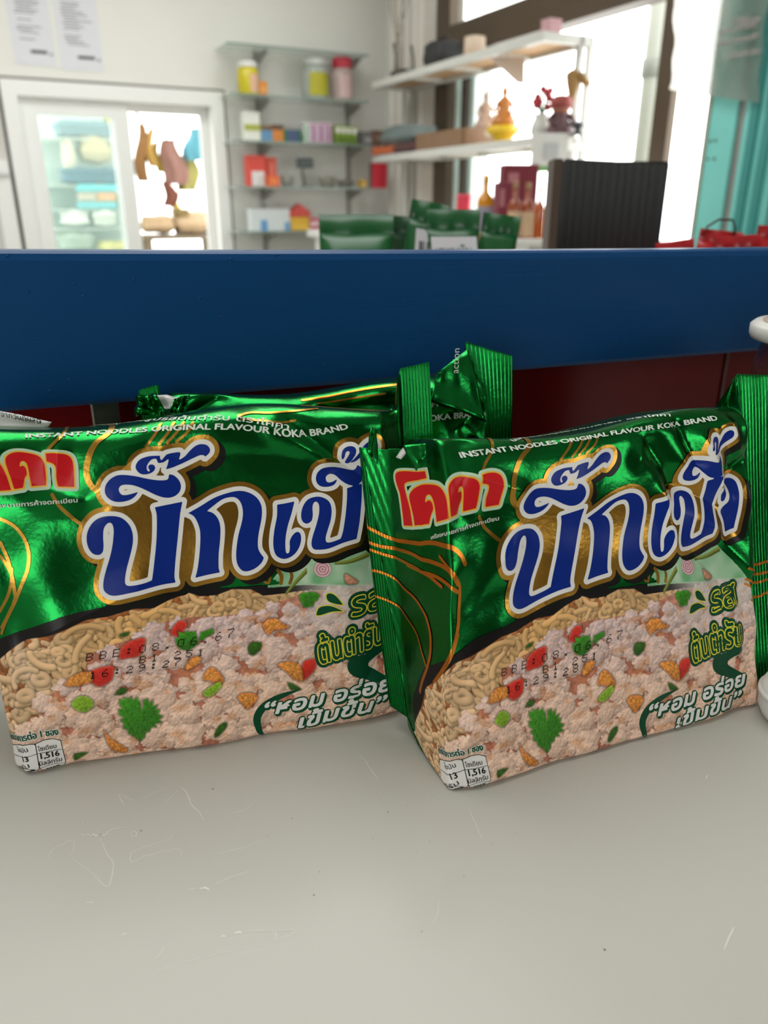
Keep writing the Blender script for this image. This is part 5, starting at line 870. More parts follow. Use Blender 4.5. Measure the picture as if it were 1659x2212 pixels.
stand(884, .038, .112, .04, .78, .22, 0, .16, M_DKFOIL, (-.012, .016, .080, .104), 'tilted green pack with a raised seal, tallest in the row behind the rail')
stand(976, .054, .104, .045, .78, .12, 0, .0, M_DKFOIL, (-.022, .022, .078, .097), 'upright green pack with wide barcode in the row behind the rail')
stand(1052, .040, .100, .04, .80, .2, 0, .12, M_DKFOIL, None, 'green pack leaning at the bottle end of the row behind the rail')
# a row of packs lying in front, only their upper edges seen
lying = empty('noodle_pack', (0, 0, 0)); p0, p1 = at(706, 530, .735), at(1080, 530, .735); lying.location = Vector(((p0.x+p1.x)/2, .735, TZ))
tag(lying, 'pale green edge of a flat pack lying before the standing green packs', 'noodle packet', 'green packs on the rear table')
box('wrapper', (0, 0, .034), (p1.x-p0.x, .03, .064), M_MIDFOIL, lying, .010)
# black corrugated box
bxr = empty('corrugated_box', at(1302, 545, .95).xy.to_3d()+UP*TZ, math.radians(-4)); tag(bxr, 'tall black corrugated box with a brown edge on the rear table', 'box')
wB, hB = .128, (at(1300, 342, .95).z-TZ)
M_BLK = mat('black_gloss_board', (20, 20, 22), .30, vary=.1, spec=.5); M_KRAFT = mat('brown_board_edge', (70, 54, 42), .6)
N = 124; V, F_ = [], []
for i in range(N+1):
    x = -wB/2+.009+(wB-.009)*i/N; y = -.0009*math.sin(i*2*math.pi/4)-.0003*math.sin(i*.9)
    for z in (0, hB*.985 if i < 3 else hB-.002*i/N*3): V.append((x, y, z))
for i in range(N): F_.append((2*i, 2*i+2, 2*i+3, 2*i+1))
mesh_obj('corrugated_panel', V, F_, M_BLK, bxr, True)
box('box_body', (.0045, .030, hB/2-.001), (wB-.010, .056, hB-.004), M_BLK, bxr, .001)
box('box_edge', (-wB/2+.0045, .026, hB/2), (.010, .056, hB), M_KRAFT, bxr, .001)
# red bags
M_REDF = mat('red_film', (168, 22, 30), .28, vary=.12, scale=14); M_STRAP = mat('dark_handle', (52, 34, 22), .5)
for i, (px, w, h, Y, rz, roll) in enumerate(((1478, .040, .082, .80, .1, -.12), (1532, .045, .090, .84, -.05, .1), (1600, .05, .086, .80, .15, -.06), (1668, .05, .094, .83, .1, .05))):
    p = at(px, 540, Y); e = pouch('red_pack', Vector((p.x, p.y, TZ)), w, h, .04, rz, 0, M_REDF, .012, roll); tag(e, ['red snack pack nearest the black box', 'red snack pack under the dark loop handle', 'red snack pack without a handle between two red packs', 'red snack pack at the right picture edge behind the rail'][i], 'snack pack', 'red packs on the rear table')
    if i == 1:
        tube('handle', [(-.018, 0, h+.004), (-.016, 0, h+.013), (-.006, 0, h+.021), (.008, 0, h+.022), (.013, 0, h+.014), (.012, 0, h+.002)], .0012, M_STRAP, e)

# ---- glass wall shelves
M_SHELF = mat('shelf_glass', (196, 216, 206), .06, alpha=.42, vary=.03, spec=.6); M_SHELFE = mat('shelf_glass_edge', (126, 142, 132), .3); M_RAILG = mat('shelf_upright_grey', (150, 148, 142), .4, metal=.3)
DSH = .24; sh0, _ = on_back(503, 300, DSH); sh1, _ = on_back(797, 300, DSH)
su = [on_back(562, 300, .01)[0], on_back(752, 300, .01)[0]]
wsu = empty('wall_shelf_uprights', rp((sh0+sh1)/2, 0, -.3)); tag(wsu, 'pair of grey slotted uprights with brackets holding the glass shelves', 'shelf uprights')
SHZ = []
for i, y in enumerate((104, 209, 307, 404, 499)):
    z = on_back(640, y, DSH)[1]; SHZ.append(z); e = empty('glass_shelf', rp((sh0+sh1)/2, .12, z)); tag(e, ['topmost empty glass shelf under the ceiling', 'second glass shelf from the top, holding three jars', 'middle glass shelf, holding a row of small medicine boxes', 'glass shelf holding red packs and a grey gadget', 'lowest glass shelf, just above the rail'][i], 'shelf', 'glass wall shelves')
    child(rbox('glass_plate', sh0, sh1, .012, DSH, z-.008, z, M_SHELF), e); child(rbox('glass_edge', sh0-.002, sh1+.002, DSH, DSH+.004, z-.009, z+.001, M_SHELFE), e)
    for k, s in enumerate(su):
        bm = bmesh.new(); pr = [(.0, z-.01), (.20, z-.01), (.20, z-.022), (.03, z-.065), (.0, z-.065)]
        a = [bm.verts.new(rp(s-.009, d, q)) for d, q in pr]; b = [bm.verts.new(rp(s+.009, d, q)) for d, q in pr]; bm.faces.new(a); bm.faces.new(list(reversed(b)))
        for j in range(5): bm.faces.new((a[j], b[j], b[(j+1) % 5], a[(j+1) % 5]))
        child(bm_obj('bracket', bm, M_RAILG), wsu)
for s in su: child(rbox('upright', s-.014, s+.014, 0, .012, -.35, SHZ[0]+.01, M_RAILG), wsu)

def prect(x0, x1, y0, y1, d):
    a, _ = on_back(x0, (y0+y1)/2, d); b, _ = on_back(x1, (y0+y1)/2, d); _, z1 = on_back((x0+x1)/2, y0, d); return (a+b)/2, b-a, z1
GSH = 'goods on the glass shelves'
def carton(x0, x1, y0, shelf, colors, label, d=.14, depth=.06, kind='medicine_box', bands=None, rz=0.0):
    """small printed carton: box plus coloured front panels"""
    s, w, z1 = prect(x0, x1, y0, y0, d); z = SHZ[shelf]; h = z1-z; e = empty(kind, rp(s, d, z)); e.rotation_euler = (0, 0, RT+math.pi+math.pi+rz); tag(e, label, 'box', GSH)
    box('carton', (0, 0, h/2), (w, depth, h), mat('carton_%s' % '_'.join(map(str, colors[0])), colors[0], .55), e, .002)
    for j, (u0, u1, v0, v1, c) in enumerate(bands or []):
        box('print_panel', ((u0+u1-1)/2*w, -depth/2-.0008, (v0+v1)/2*h), ((u1-u0)*w, .002, (v1-v0)*h), mat('carton_%s' % '_'.join(map(str, c)), c, .55), e)
    return e
def jar_at(x0, x1, y0, shelf, body_c, lid_c, lid_f, label, d=.14, lab=None, trans=None):
    s, w, z1 = prect(x0, x1, y0, y0, d); z = SHZ[shelf]; h = z1-z; r = w/2; e = empty('storage_jar', rp(s, d, z)); e.rotation_euler = (0, 0, RT); tag(e, label, 'jar', GSH); hb = h*(1-lid_f)
    lathe('body', [(r*.9, 0), (r, .006), (r, hb*.85), (r*.82, hb)], mat('jar_%s' % '_'.join(map(str, body_c)), body_c, .25, alpha=trans), e)
    lathe('lid', [(r*.8, hb-.003), (r*.9, hb), (r*.9, h-.004), (r*.82, h)], mat('jarlid_%s' % '_'.join(map(str, lid_c)), lid_c, .4), e)
    if lab:
        bm = bmesh.new(); a = [[bm.verts.new((r*1.01*math.cos(t), r*1.01*math.sin(t), q)) for t in np.linspace(lab[1], lab[2], 12)] for q in (hb*.1, hb*.75)]
        for i in range(11): bm.faces.new((a[0][i], a[0][i+1], a[1][i+1], a[1][i]))
        bm_obj('paper_label', bm, mat('jarlab_%s' % '_'.join(map(str, lab[0])), lab[0], .6), e, True)
    return e
jar_at(511, 556, 134, 1, (206, 190, 40), (226, 226, 222), .16, 'yellow plastic jar with white cap at the window end of its shelf', lab=((222, 178, 150), 4.6, 5.6))
carton(556, 573, 177, 1, [(216, 136, 44)], 'small orange carton beside the yellow jar', bands=[(.1, .9, .3, .6, (226, 160, 80))])
jar_at(652, 706, 128, 1, (196, 206, 196), (216, 220, 214), .14, 'clear jar with a yellow-green label on the jar shelf', lab=((176, 170, 44), 3.9, 5.9), trans=.55)
jar_at(716, 760, 126, 1, (214, 190, 184), (208, 62, 82), .22, 'pinkish clear jar with a pink lid', trans=.6, lab=((206, 176, 172), 4.1, 5.2))
carton(522, 557, 242, 2, [(222, 222, 212)], 'tall white carton with a green band on the medicine shelf', bands=[(0, 1, .36, .58, (164, 170, 74))])
carton(560, 584, 272, 2, [(96, 142, 178)], 'light blue carton with brown top on the medicine shelf', bands=[(0, 1, .72, 1, (112, 84, 54))])
carton(584, 608, 270, 2, [(206, 128, 52)], 'orange carton with dark top on the medicine shelf', bands=[(0, 1, .7, 1, (96, 70, 50))])
carton(609, 647, 281, 2, [(66, 84, 118)], 'dark blue and green carton on the medicine shelf', bands=[(0, .18, 0, 1, (40, 104, 66)), (.82, 1, 0, 1, (40, 104, 66))])
for i, (a, b) in enumerate(((652, 664), (665, 681), (682, 698), (699, 712))):
    carton(a, b, 266, 2, [(208, 178, 196) if i else (206, 214, 206)], ['narrow pale green carton before the lilac cartons', 'lilac carton first of three after the pale carton', 'lilac carton in the middle of three', 'lilac carton last of three, next to the green cartons'][i], bands=[(.3, .62, .1, .9, (150, 104, 138) if i else (96, 160, 116))])
for i in range(4):
    a = 720+i*12; carton(a, a+10, 271+i, 2, [(130, 158, 58)], ['green carton touching the lilac row', 'second green carton from the lilac row', 'third green carton from the lilac row', 'green carton at the far end of the green row'][i], bands=[(0, 1, .6, .9, (222, 222, 206)), (.2, .8, .1, .4, (84, 118, 40))])
carton(776, 802, 285, 2, [(108, 104, 102)], 'grey carton in the room corner on the medicine shelf', bands=[(.3, .8, .2, .6, (168, 164, 166))]); carton(803, 820, 282, 2, [(112, 84, 66)], 'brown carton last on the medicine shelf', bands=[(.2, .8, .3, .7, (140, 110, 90))])
carton(529, 570, 336, 3, [(206, 70, 56)], 'red carton with a white lower label, leftmost of the red ones', bands=[(.22, .88, .02, .5, (214, 212, 210))]); carton(572, 593, 340, 3, [(196, 76, 58)], 'slim red carton beside the labelled red one', bands=[(.3, .7, .2, .8, (210, 110, 90))], d=.12)
carton(575, 600, 380, 3, [(216, 96, 44)], 'small orange-red carton before the slim red one', bands=[(.2, .8, .3, .7, (226, 130, 70))], d=.20)
carton(776, 789, 388, 3, [(200, 160, 66)], 'tiny yellow carton beside the upright red book', bands=[(.2, .8, .2, .8, (216, 186, 110))])
e = carton(801, 834, 353, 3, [(206, 44, 62)], 'upright red book at the corner end of its shelf', kind='book', bands=[(-.16, 0, 0, 1, (90, 60, 58))], depth=.03, d=.20); e['category'] = 'book'
# gadget on a stand
s, w_, z1 = prect(640, 676, 340, 340, .13); gd = empty('desk_gadget', rp(s, .13, SHZ[3])); tag(gd, 'dark grey gadget on a thin bent stand', 'gadget', GSH); gh = z1-SHZ[3]
M_GD = mat('gadget_grey', (70, 80, 80), .4)
box('head', (0, 0, gh-.03), (.10, .05, .055), M_GD, gd, .008); tube('stand', [(-.005, 0, .006), (-.012, 0, .05), (-.02, 0, .09), (0, 0, gh-.05)], .007, M_GD, gd); box('foot', (0, 0, .005), (.07, .05, .01), M_GD, gd, .002)
for i, (a, b, y, c, l) in enumerate(((606, 634, 372, (162, 162, 154), 'grey plastic tray left of the gadget'), (688, 724, 378, (156, 152, 140), 'beige lidded tray right of the gadget'), (728, 764, 386, (136, 132, 122), 'low grey-brown tray before the red book'))):
    s, w_, z1 = prect(a, b, y, y, .13); t = empty('plastic_tray', rp(s, .13, SHZ[3])); t.rotation_euler = (0, 0, RT); tag(t, l, 'tray', GSH); h = z1-SHZ[3]; m = mat('tray_%d' % i, c, .5)
    bm = bmesh.new(); add_lathe(bm, [(w_*.36, 0), (w_*.5, h*.75), (w_*.54, h*.8), (w_*.5, h*.82), (w_*.34, .01)], seg=20, squash=.6); bm_obj('tray_body', bm, m, t, True); lathe('lid_knob', [(w_*.1, h*.5), (w_*.12, h*.9), (w_*.04, h)], m, t, seg=12)
carton(536, 622, 451, 4, [(206, 212, 212)], 'wide white carton with blue corners on the lowest shelf', bands=[(.25, .42, 0, .5, (96, 146, 196)), (.85, 1, 0, .4, (112, 156, 196))])
e = carton(624, 664, 468, 4, [(214, 168, 46)], 'yellow house-shaped box with a red gable roof', kind='house_box', bands=[(.1, .9, .1, .4, (226, 184, 70))])
s, w_, z1 = prect(622, 667, 440, 440, .14); zz = prect(624, 664, 468, 468, .14)[2]-SHZ[4]; hh = z1-SHZ[4]; w2_ = w_*.5
bm = bmesh.new(); pr = [(-w2_, zz), (w2_, zz), (w2_, zz+(hh-zz)*.35), (0, hh), (-w2_, zz+(hh-zz)*.35)]; a = [bm.verts.new((x, -.034, z)) for x, z in pr]; b = [bm.verts.new((x, .034, z)) for x, z in pr]; bm.faces.new(a); bm.faces.new(list(reversed(b)))
for j in range(5): bm.faces.new((a[j], a[(j+1) % 5], b[(j+1) % 5], b[j]))
bm_obj('roof', bm, mat('roof_red', (196, 66, 54), .5), e)
carton(666, 709, 470, 4, [(196, 92, 112)], 'pink carton with a pale stripe right of the house-shaped box', bands=[(0, 1, .35, .68, (224, 196, 200))])

# ---- vertical blind in the room corner
vb = empty('vertical_blind', rp(-.02, .8, .3)); tag(vb, 'pale vertical blind hanging in the room corner', 'blind')
M_SLAT = mat('blind_slat', (228, 224, 216), .6); M_SLAT2 = mat('blind_slat_darker', (206, 200, 190), .6)
nsl = 16
for i in range(nsl):
    d = .12+(dA-.2)*i/(nsl-1); c = rp(-.022, d, .48)
    child(box('blind_slat', c, (.003, .085, 1.75), M_SLAT if i % 3 else M_SLAT2, None, 0, Matrix.Rotation(RT+(.45 if i % 2 else .2), 4, 'Z')), vb)  # every third slat is slightly darker
child(rbox('head_rail', -.06, -.01, .08, dA-.02, 1.355, 1.40, M_UPVC), vb)

# ---- white rack along the window wall
A = at(1175, 66, 3.58); ZU = A.z; ZLO = .452
va = A-K; RS0 = va.dot(R1); RD1 = va.dot(R2); RD0 = .42; RS1 = -.05
M_RACK = mat('rack_white', (200, 200, 194), .4); M_PLY = mat('plywood', (206, 168, 124), .6, vary=.1, scale=6); M_PLY2 = mat('plywood_pale', (206, 190, 172), .6, vary=.06)
rk = empty('storage_rack', rp((RS0+RS1)/2, (RD0+RD1)/2, FLOOR_Z)); tag(rk, 'white metal rack with plywood decks in front of the window wall', 'rack')
for zi, z in enumerate((ZU, ZLO)):
    frs = RS0; t = .035
    child(rbox('front_rail', frs, frs+.03, RD0, RD1, z-t, z, M_RACK), rk); child(rbox('rear_rail', RS1-.03, RS1, RD0, RD1, z-t, z, M_RACK), rk)
    nd = 4
    for k in range(nd+1):
        d = RD0+(RD1-RD0-.03)*k/nd; child(rbox('cross_rail', frs+.03, RS1-.03, d, d+.03, z-t, z, M_RACK), rk)
        if k < nd: child(rbox('deck_panel', frs+.03, RS1-.03, d+.03, RD0+(RD1-RD0-.03)*(k+1)/nd, z-.016, z-.004, M_PLY if (zi == 0) else M_PLY2), rk)
for d in (RD0+.02, (RD0+RD1)/2, RD1-.012):
    for s in (RS0+.20, RS1-.01):
        if d > RD0+.1 and d < RD1-.1: continue
        child(rbox('post', s-.012, s+.012, d-.012, d+.012, .0552, ZU, M_RACK), rk)
child(rbox('end_rail', RS0+.1, RS1, RD1-.02, RD1+.005, ZLO-.05, ZLO-.02, M_RACK), rk)

def on_shelf(px, z, sf=.5):
    """a spot on a rack deck: fraction sf across its depth, seen at picture column px"""
    s = RS0+(RS1-RS0)*sf; p = on_plane(px, 300, K+R1*s, R1); d = (p-K).dot(R2); return rp(s, d, z), p.y
def hpx(px, y, p): return at(px, y, p.y).z - p.z      # height of a picture row above a spot
# figures on the lower deck
def figure(px, ytop, wpx, c1, c2, label, base=None, sf=.45):
    p, Y = on_shelf(px, ZLO, sf); h = hpx(px, ytop, p); r = wpx/FPX*Y/2*1.05; e = empty('seated_figurine', p); tag(e, label, 'figurine', 'figurines on the rack')
    b = 0
    if base:
        b = h*.30; lathe('lotus_base', [(r*.75, 0), (r*.7, b*.2), (r*1.05, b*.5), (r*1.3, b*.55), (r*1.34, b*.85), (r*1.1, b)], mat('fig_base_%s' % px, base, .3), e, seg=20)
    H_ = h-b
    lathe('body', [(r*.98, b), (r*1.0, b+H_*.10), (r*.80, b+H_*.22), (r*.48, b+H_*.36), (r*.50, b+H_*.50), (r*.56, b+H_*.60), (r*.36, b+H_*.68), (r*.16, b+H_*.72)], mat('fig_%s' % px, c1, .35), e, seg=20, squash=.8)
    lathe('head', [(r*.14, b+H_*.71), (r*.24, b+H_*.76), (r*.27, b+H_*.83), (r*.22, b+H_*.90), (r*.10, b+H_*.95), (r*.03, h)], mat('fig_%s' % px, c1, .35), e, seg=16)
    for sg in (-1, 1): tube('arm', [(sg*r*.5, 0, b+H_*.58), (sg*r*.72, -r*.2, b+H_*.40), (sg*r*.35, -r*.6, b+H_*.24)], [r*.14, r*.13, r*.10], mat('fig_%s' % px, c2, .35), e)
    return e
figure(1086, 182, 46, (186, 118, 48), (196, 128, 56), 'golden brown seated figurine on a yellow lotus base', (222, 186, 40), .40)
figure(1047, 194, 42, (176, 150, 132), (170, 140, 120), 'pale brown seated figurine behind the golden one', (206, 206, 200), .62)
# vase with red flowers
p, Y = on_shelf(1166, ZLO, .3); hv = hpx(1166, 246, p); vz = empty('flower_vase', p); tag(vz, 'white vase with red flowers on the rack', 'vase')
lathe('vase', [(.030, 0), (.046, hv*.25), (.040, hv*.6), (.028, hv*.85), (.034, hv)], mat('vase_white', (206, 206, 200), .3), vz)
rr = random.Random(2)
for i in range(9):
    a = rr.uniform(0, 6.28); q = Vector((math.cos(a)*.03, math.sin(a)*.03, hv+.04+rr.uniform(-.02, .05))); tube('stalk', [(0, 0, hv*.9), q*.6+Vector((0, 0, hv*.4)), q], .003, mat('stalk_green', (70, 100, 60), .6), vz, 5)
    bm = bmesh.new(); bmesh.ops.create_icosphere(bm, subdivisions=2, radius=.016, matrix=Matrix.Translation(q)); bm_obj('flower', bm, mat('flower_red', (168, 40, 52), .6), vz, True)
# doll
p, Y = on_shelf(1207, ZLO, .35); hd = hpx(1207, 205, p); dl = empty('doll', p); tag(dl, 'brown doll with a red head scarf on the rack', 'doll')
lathe('skirt', [(.062, 0), (.058, hd*.1), (.046, hd*.3), (.026, hd*.48), (.03, hd*.56)], mat('doll_dress', (92, 62, 66), .6), dl); lathe('head', [(.02, hd*.52), (.036, hd*.62), (.038, hd*.72), (.03, hd*.8), (.01, hd*.83)], mat('doll_skin', (168, 110, 86), .5), dl)
lathe('head_scarf', [(.041, hd*.68), (.048, hd*.76), (.044, hd*.9), (.028, hd*.98), (.008, hd)], mat('doll_scarf', (148, 66, 60), .6), dl)
for sg in (-1, 1): tube('arm', [(sg*.028, 0, hd*.52), (sg*.05, -.02, hd*.4), (sg*.04, -.05, hd*.28)], [.012, .011, .009], mat('doll_dress', (92, 62, 66), .6), dl)
p, Y = on_shelf(1246, ZLO, .4); orn = empty('dark_ornament', p); tag(orn, 'small dark round ornament at the end of the rack deck', 'ornament'); ho = hpx(1246, 262, p)
lathe('foot', [(.02, 0), (.024, .006), (.008, ho*.4)], mat('orn_dark', (64, 66, 74), .4), orn); lathe('ball', [(.006, ho*.35), (.022, ho*.55), (.026, ho*.75), (.016, ho*.95), (.004, ho)], mat('orn_dark', (64, 66, 74), .4), orn)
# folded cloth, tray and rug on the far part of the lower deck
def lump(name, p, w, h, d, m, parent=None, seed=1, rz=RT-math.pi/2, amp=.10):
    bm = bmesh.new(); bmesh.ops.create_cube(bm, size=1.0); bmesh.ops.subdivide_edges(bm, edges=bm.edges, cuts=5, use_grid_fill=True); r = random.Random(seed); ph = [r.uniform(0, 6) for _ in range(6)]
    for v_ in bm.verts:
        c = v_.co; l = max(abs(c.x), abs(c.y), abs(c.z)); k = .5/ (abs(c.x)**5+abs(c.y)**5+abs(c.z)**5)**.2*(.90+amp*(math.sin(c.x*9+ph[0])+math.sin(c.y*8+ph[1])+math.sin(c.z*10+ph[2]))/1.6); v_.co = c*k*2*.5
        v_.co = Vector((v_.co.x*w*1.06, v_.co.y*d*1.06, (v_.co.z+.46)*h*1.04))
    lo = min(v_.co.z for v_ in bm.verts)
    for v_ in bm.verts: v_.co.z -= lo
    o = bm_obj(name, bm, m, parent, True); o.location = p
    if parent is None: o.rotation_euler = (0, 0, rz)
    return o
p, Y = on_shelf(880, ZLO, .42); cl = empty('cloth_pile', p); cl.rotation_euler = (0, 0, RT-math.pi/2); tag(cl, 'folded grey-green cloth on the rack with maroon and orange edges', 'cloth'); hc = hpx(880, 272, p)
lump('grey_fold', (0, 0, hc*.25), .42, hc*.72, .22, mat('cloth_grey', (108, 120, 118), .8), cl, 3); lump('orange_fold', (-.12, 0, 0), .30, hc*.32, .24, mat('cloth_orange', (196, 104, 62), .8), cl, 5); lump('maroon_fold', (.16, 0, 0), .26, hc*.34, .24, mat('cloth_maroon', (88, 58, 56), .8), cl, 6)
p, Y = on_shelf(985, ZLO, .40); hb = hpx(985, 285, p); tr = empty('wooden_tray', p); tr.rotation_euler = (0, 0, RT-math.pi/2); tag(tr, 'long brown wooden tray beside the folded cloth on the rack', 'tray')
M_TRAY = mat('tray_wood', (126, 94, 64), .5, vary=.15, scale=8); box('tray_base', (0, 0, .01), (.46, .20, .02), M_TRAY, tr, .003)
for sg in (-1, 1): box('tray_side', (0, sg*.1, hb/2), (.46, .014, hb), M_TRAY, tr, .003); box('tray_end', (sg*.23, 0, hb/2), (.014, .2, hb), M_TRAY, tr, .003)
# things on the upper deck
p, Y = on_shelf(952, ZU, .5); h9 = hpx(952, 88, p); bg_ = empty('black_bag', p); bg_.rotation_euler = (0, 0, RT-math.pi/2); tag(bg_, 'black bag standing on top of the rack', 'bag'); lump('bag_body', (0, 0, 0), .20, h9, .16, mat('bag_black', (38, 38, 40), .6), bg_, 4, amp=.05); tube('bag_handle', [(-.05, 0, h9*.9), (-.04, 0, h9*1.12), (.04, 0, h9*1.12), (.05, 0, h9*.9)], .006, mat('bag_black', (38, 38, 40), .6), bg_)
p, Y = on_shelf(1018, ZU, .45); h9 = hpx(1018, 78, p); rl = empty('paper_roll', p); rl.rotation_euler = (0, 0, RT-math.pi/2+.4); tag(rl, 'pale paper roll leaning on top of the rack', 'paper roll'); lathe('roll', [(.03, 0), (.052, .004), (.05, h9*.95), (.03, h9)], mat('roll_paper', (206, 186, 166), .7), rl); lathe('core', [(.012, h9*.99), (.012, h9*1.02)], mat('core_brown', (120, 92, 70), .7), rl, seg=14)
p, Y = on_shelf(1174, ZU, .2); h9 = hpx(1174, 44, p); pk_ = empty('pink_box', p); pk_.rotation_euler = (0, 0, RT); tag(pk_, 'small pink box on the near corner of the rack top', 'box'); box('carton', (0, 0, h9/2), (.06, .06, h9), mat('pink_card', (196, 152, 158), .6), pk_, .003); box('lid_flap', (0, 0, h9), (.062, .062, .004), mat('pink_card2', (206, 168, 170), .6), pk_)
p, Y = on_shelf(884, ZU, .5); h9 = hpx(884, 92, p); rt_ = empty('router', p); rt_.rotation_euler = (0, 0, RT); tag(rt_, 'black router with two upright aerials on the rack top', 'router'); box('case', (.0, 0, .02), (.18, .13, .035), mat('router_black', (44, 44, 46), .4), rt_, .006)
for dx in (-.06, .05): tube('aerial', [(dx, .05, .03), (dx, .055, h9*.6), (dx-.01, .06, h9)], .007, mat('router_black', (44, 44, 46), .4), rt_)
# hanging card under the upper deck
p, Y = on_shelf(1100, ZU-.04, .35); hk = empty('hanging_card', p); tag(hk, 'beige card hanging down under the rack top', 'card'); z_ = at(1110, 182, p.y).z-p.z
bm = bmesh.new(); a = [bm.verts.new(v_) for v_ in (Vector((-.11, 0, 0)), Vector((.05, .0, 0)), Vector((.055, .0, z_)), Vector((.02, 0, z_*.95)))]; f_ = bm.faces.new(a); g_ = bmesh.ops.extrude_face_region(bm, geom=[f_]); bmesh.ops.translate(bm, verts=[q for q in g_['geom'] if isinstance(q, bmesh.types.BMVert)], vec=(0, .003, 0)); bm_obj('card', bm, mat('card_beige', (190, 174, 160), .7), hk); tube('string', [(-.03, .001, 0), (-.03, .001, .045)], .0015, M_INKD, hk, 5)
# hanging dried bird ornament at the rack end
p = at(1240, 150, on_shelf(1250, ZU, .8)[1]); z0_ = at(1240, 228, p.y).z-p.z; hb_ = empty('hanging_ornament', p); tag(hb_, 'golden leaf-shaped ornament hanging at the end of the rack', 'ornament'); M_ORN = mat('ornament_gold', (150, 116, 62), .5, vary=.15)
bm = bmesh.new(); add_lathe(bm, [(.003, z0_), (.014, z0_*.8), (.030, z0_*.35), (.034, z0_*.12), (.012, .0)], seg=14, squash=.4); bm_obj('body', bm, M_ORN, hb_, True); tube('wing', [(.02, 0, z0_*.15), (.06, 0, z0_*.38), (.075, 0, z0_*.42)], [.02, .014, .004], M_ORN, hb_); tube('string', [(0, 0, 0), (.02, 0, .06), (.035, 0, .1)], .002, M_INKD, hb_, 5)
# hanging payment card at the rack corner (its code left blank)
p, Y = on_shelf(1186, ZLO, .05); y0_, y1_ = at(1186, 288, p.y).z-p.z, at(1186, 372, p.y).z-p.z; wq = 74/FPX*Y; qc = empty('display_card', p); qc.rotation_euler = (0, 0, math.radians(8)); tag(qc, 'white display card with green lower edge at the rack corner', 'card')
box('card', (0, -.02, (y0_+y1_)/2), (wq, .006, y0_-y1_), mat('card_white', (206, 206, 202), .5), qc, .002); box('grey_square', (.004, -.0245, (y0_+y1_)/2+.005), (wq*.4, .002, wq*.4), mat('card_grey', (176, 178, 178), .6), qc); box('green_edge', (0, -.0245, y1_+.012), (wq, .002, .022), mat('card_green', (110, 160, 96), .6), qc)

# ---- cables in the corner
cb = empty('hanging_cables', rp(-.12, .15, 1.4)); tag(cb, 'thin white cables hanging down the room corner', 'cables'); M_CAB = mat('cable_grey', (128, 120, 108), .6)
for i, (x0, x1, x2) in enumerate(((838, 852, 862), (846, 860, 866), (890, 868, 858), (880, 862, 854), (870, 872, 872))):
    child(tube('cable', [at(x0, -30, 4.75), at((x0+x1)/2-2, 20, 4.75), at(x1, 60, 4.75), at(x2, 105, 4.75), at(x2-2, 160, 4.75)], .004, M_CAB, None, 6), cb)

# ---- sideboard with bottles under the rack
SBZ = .055
sb = empty('sideboard', rp(-.5, 2.2, FLOOR_Z)); tag(sb, 'white sideboard below the rack, carrying bottles and gift boxes', 'sideboard')
q0 = at(1085, 500, 3.2); dq = (q0-K).dot(R2); sq = (q0-K).dot(R1)
child(rbox('sideboard_top', sq-.13, -.06, .5, dq+.35, SBZ-.04, SBZ, mat('sideboard_white', (214, 212, 204), .4), None, .004), sb); child(rbox('sideboard_body', sq-.10, -.06, .55, dq+.30, FLOOR_Z, SBZ-.04, mat('sideboard_white', (214, 212, 204), .4)), sb)
def spot(px, Y): p = at(px, 500, Y); return Vector((p.x, p.y, SBZ))
def bottle(px, ytop, wpx, Y, glass, lab, label, cap=(150, 112, 70), neck=.34):
    p = spot(px, Y); h = at(px, ytop, Y).z-SBZ; r = wpx/FPX*Y/2; e = empty('liquor_bottle', p); tag(e, label, 'bottle', 'bottles on the sideboard')
    m = mat('bottle_%s' % '_'.join(map(str, glass)), glass, .12, vary=.1, spec=.6)
    lathe('glass', [(r*.92, 0), (r, .006), (r, h*(.60)), (r*.8, h*.67), (r*.36, h*.74), (r*.32, h*.9)], m, e, seg=24, squash=.7); lathe('cap', [(r*.36, h*.88), (r*.38, h*.9), (r*.38, h*.99), (r*.3, h)], mat('cap_%s' % '_'.join(map(str, cap)), cap, .4), e, seg=16)
    if lab:
        bm = bmesh.new(); a = [[bm.verts.new((r*1.02*math.cos(t), r*1.02*.7*math.sin(t), q)) for t in np.linspace(3.5, 5.9, 14)] for q in (h*.1, h*.52)]
        for i in range(13): bm.faces.new((a[0][i], a[0][i+1], a[1][i+1], a[1][i]))
        bm_obj('paper_label', bm, mat('bottle_label_%s' % '_'.join(map(str, lab)), lab, .6), e, True)
    return e
bottle(1108, 392, 26, 3.0, (150, 66, 26), (206, 176, 140), 'amber bottle with a cream label next to the maroon gift box')
bottle(1136, 394, 28, 3.02, (150, 66, 26), (200, 168, 132), 'amber bottle with a cream label between two other amber bottles')
bottle(1162, 403, 22, 3.06, (176, 84, 20), None, 'slim clear-amber bottle without label, next to the black box')
bottle(1046, 378, 34, 3.3, (206, 136, 20), (150, 144, 160), 'orange bottle with a grey label left of the maroon gift boxes', (206, 150, 40))
for i, (a, b, y, Y, c, l) in enumerate(((1080, 1146, 356, 3.32, (116, 30, 44), 'wide maroon gift box behind the amber bottles'), (1068, 1098, 394, 3.18, (122, 44, 62), 'narrow maroon gift box in front of the wide one'))):
    p = spot((a+b)/2, Y); h = at(a, y, Y).z-SBZ; w_ = (b-a)/FPX*Y*1.06; e = empty('gift_box', p); e.rotation_euler = (0, 0, .1); tag(e, l, 'box', 'gift boxes on the sideboard'); m = mat('gift_%d' % i, c, .5)
    box('carton', (0, 0, h/2), (w_, .08, h), m, e, .003); box('front_print', (-w_*.22, -.041, h*.74), (w_*.3, .002, h*.3), mat('gift_print', (176, 112, 116), .5), e)
p = spot(1068, 3.22)
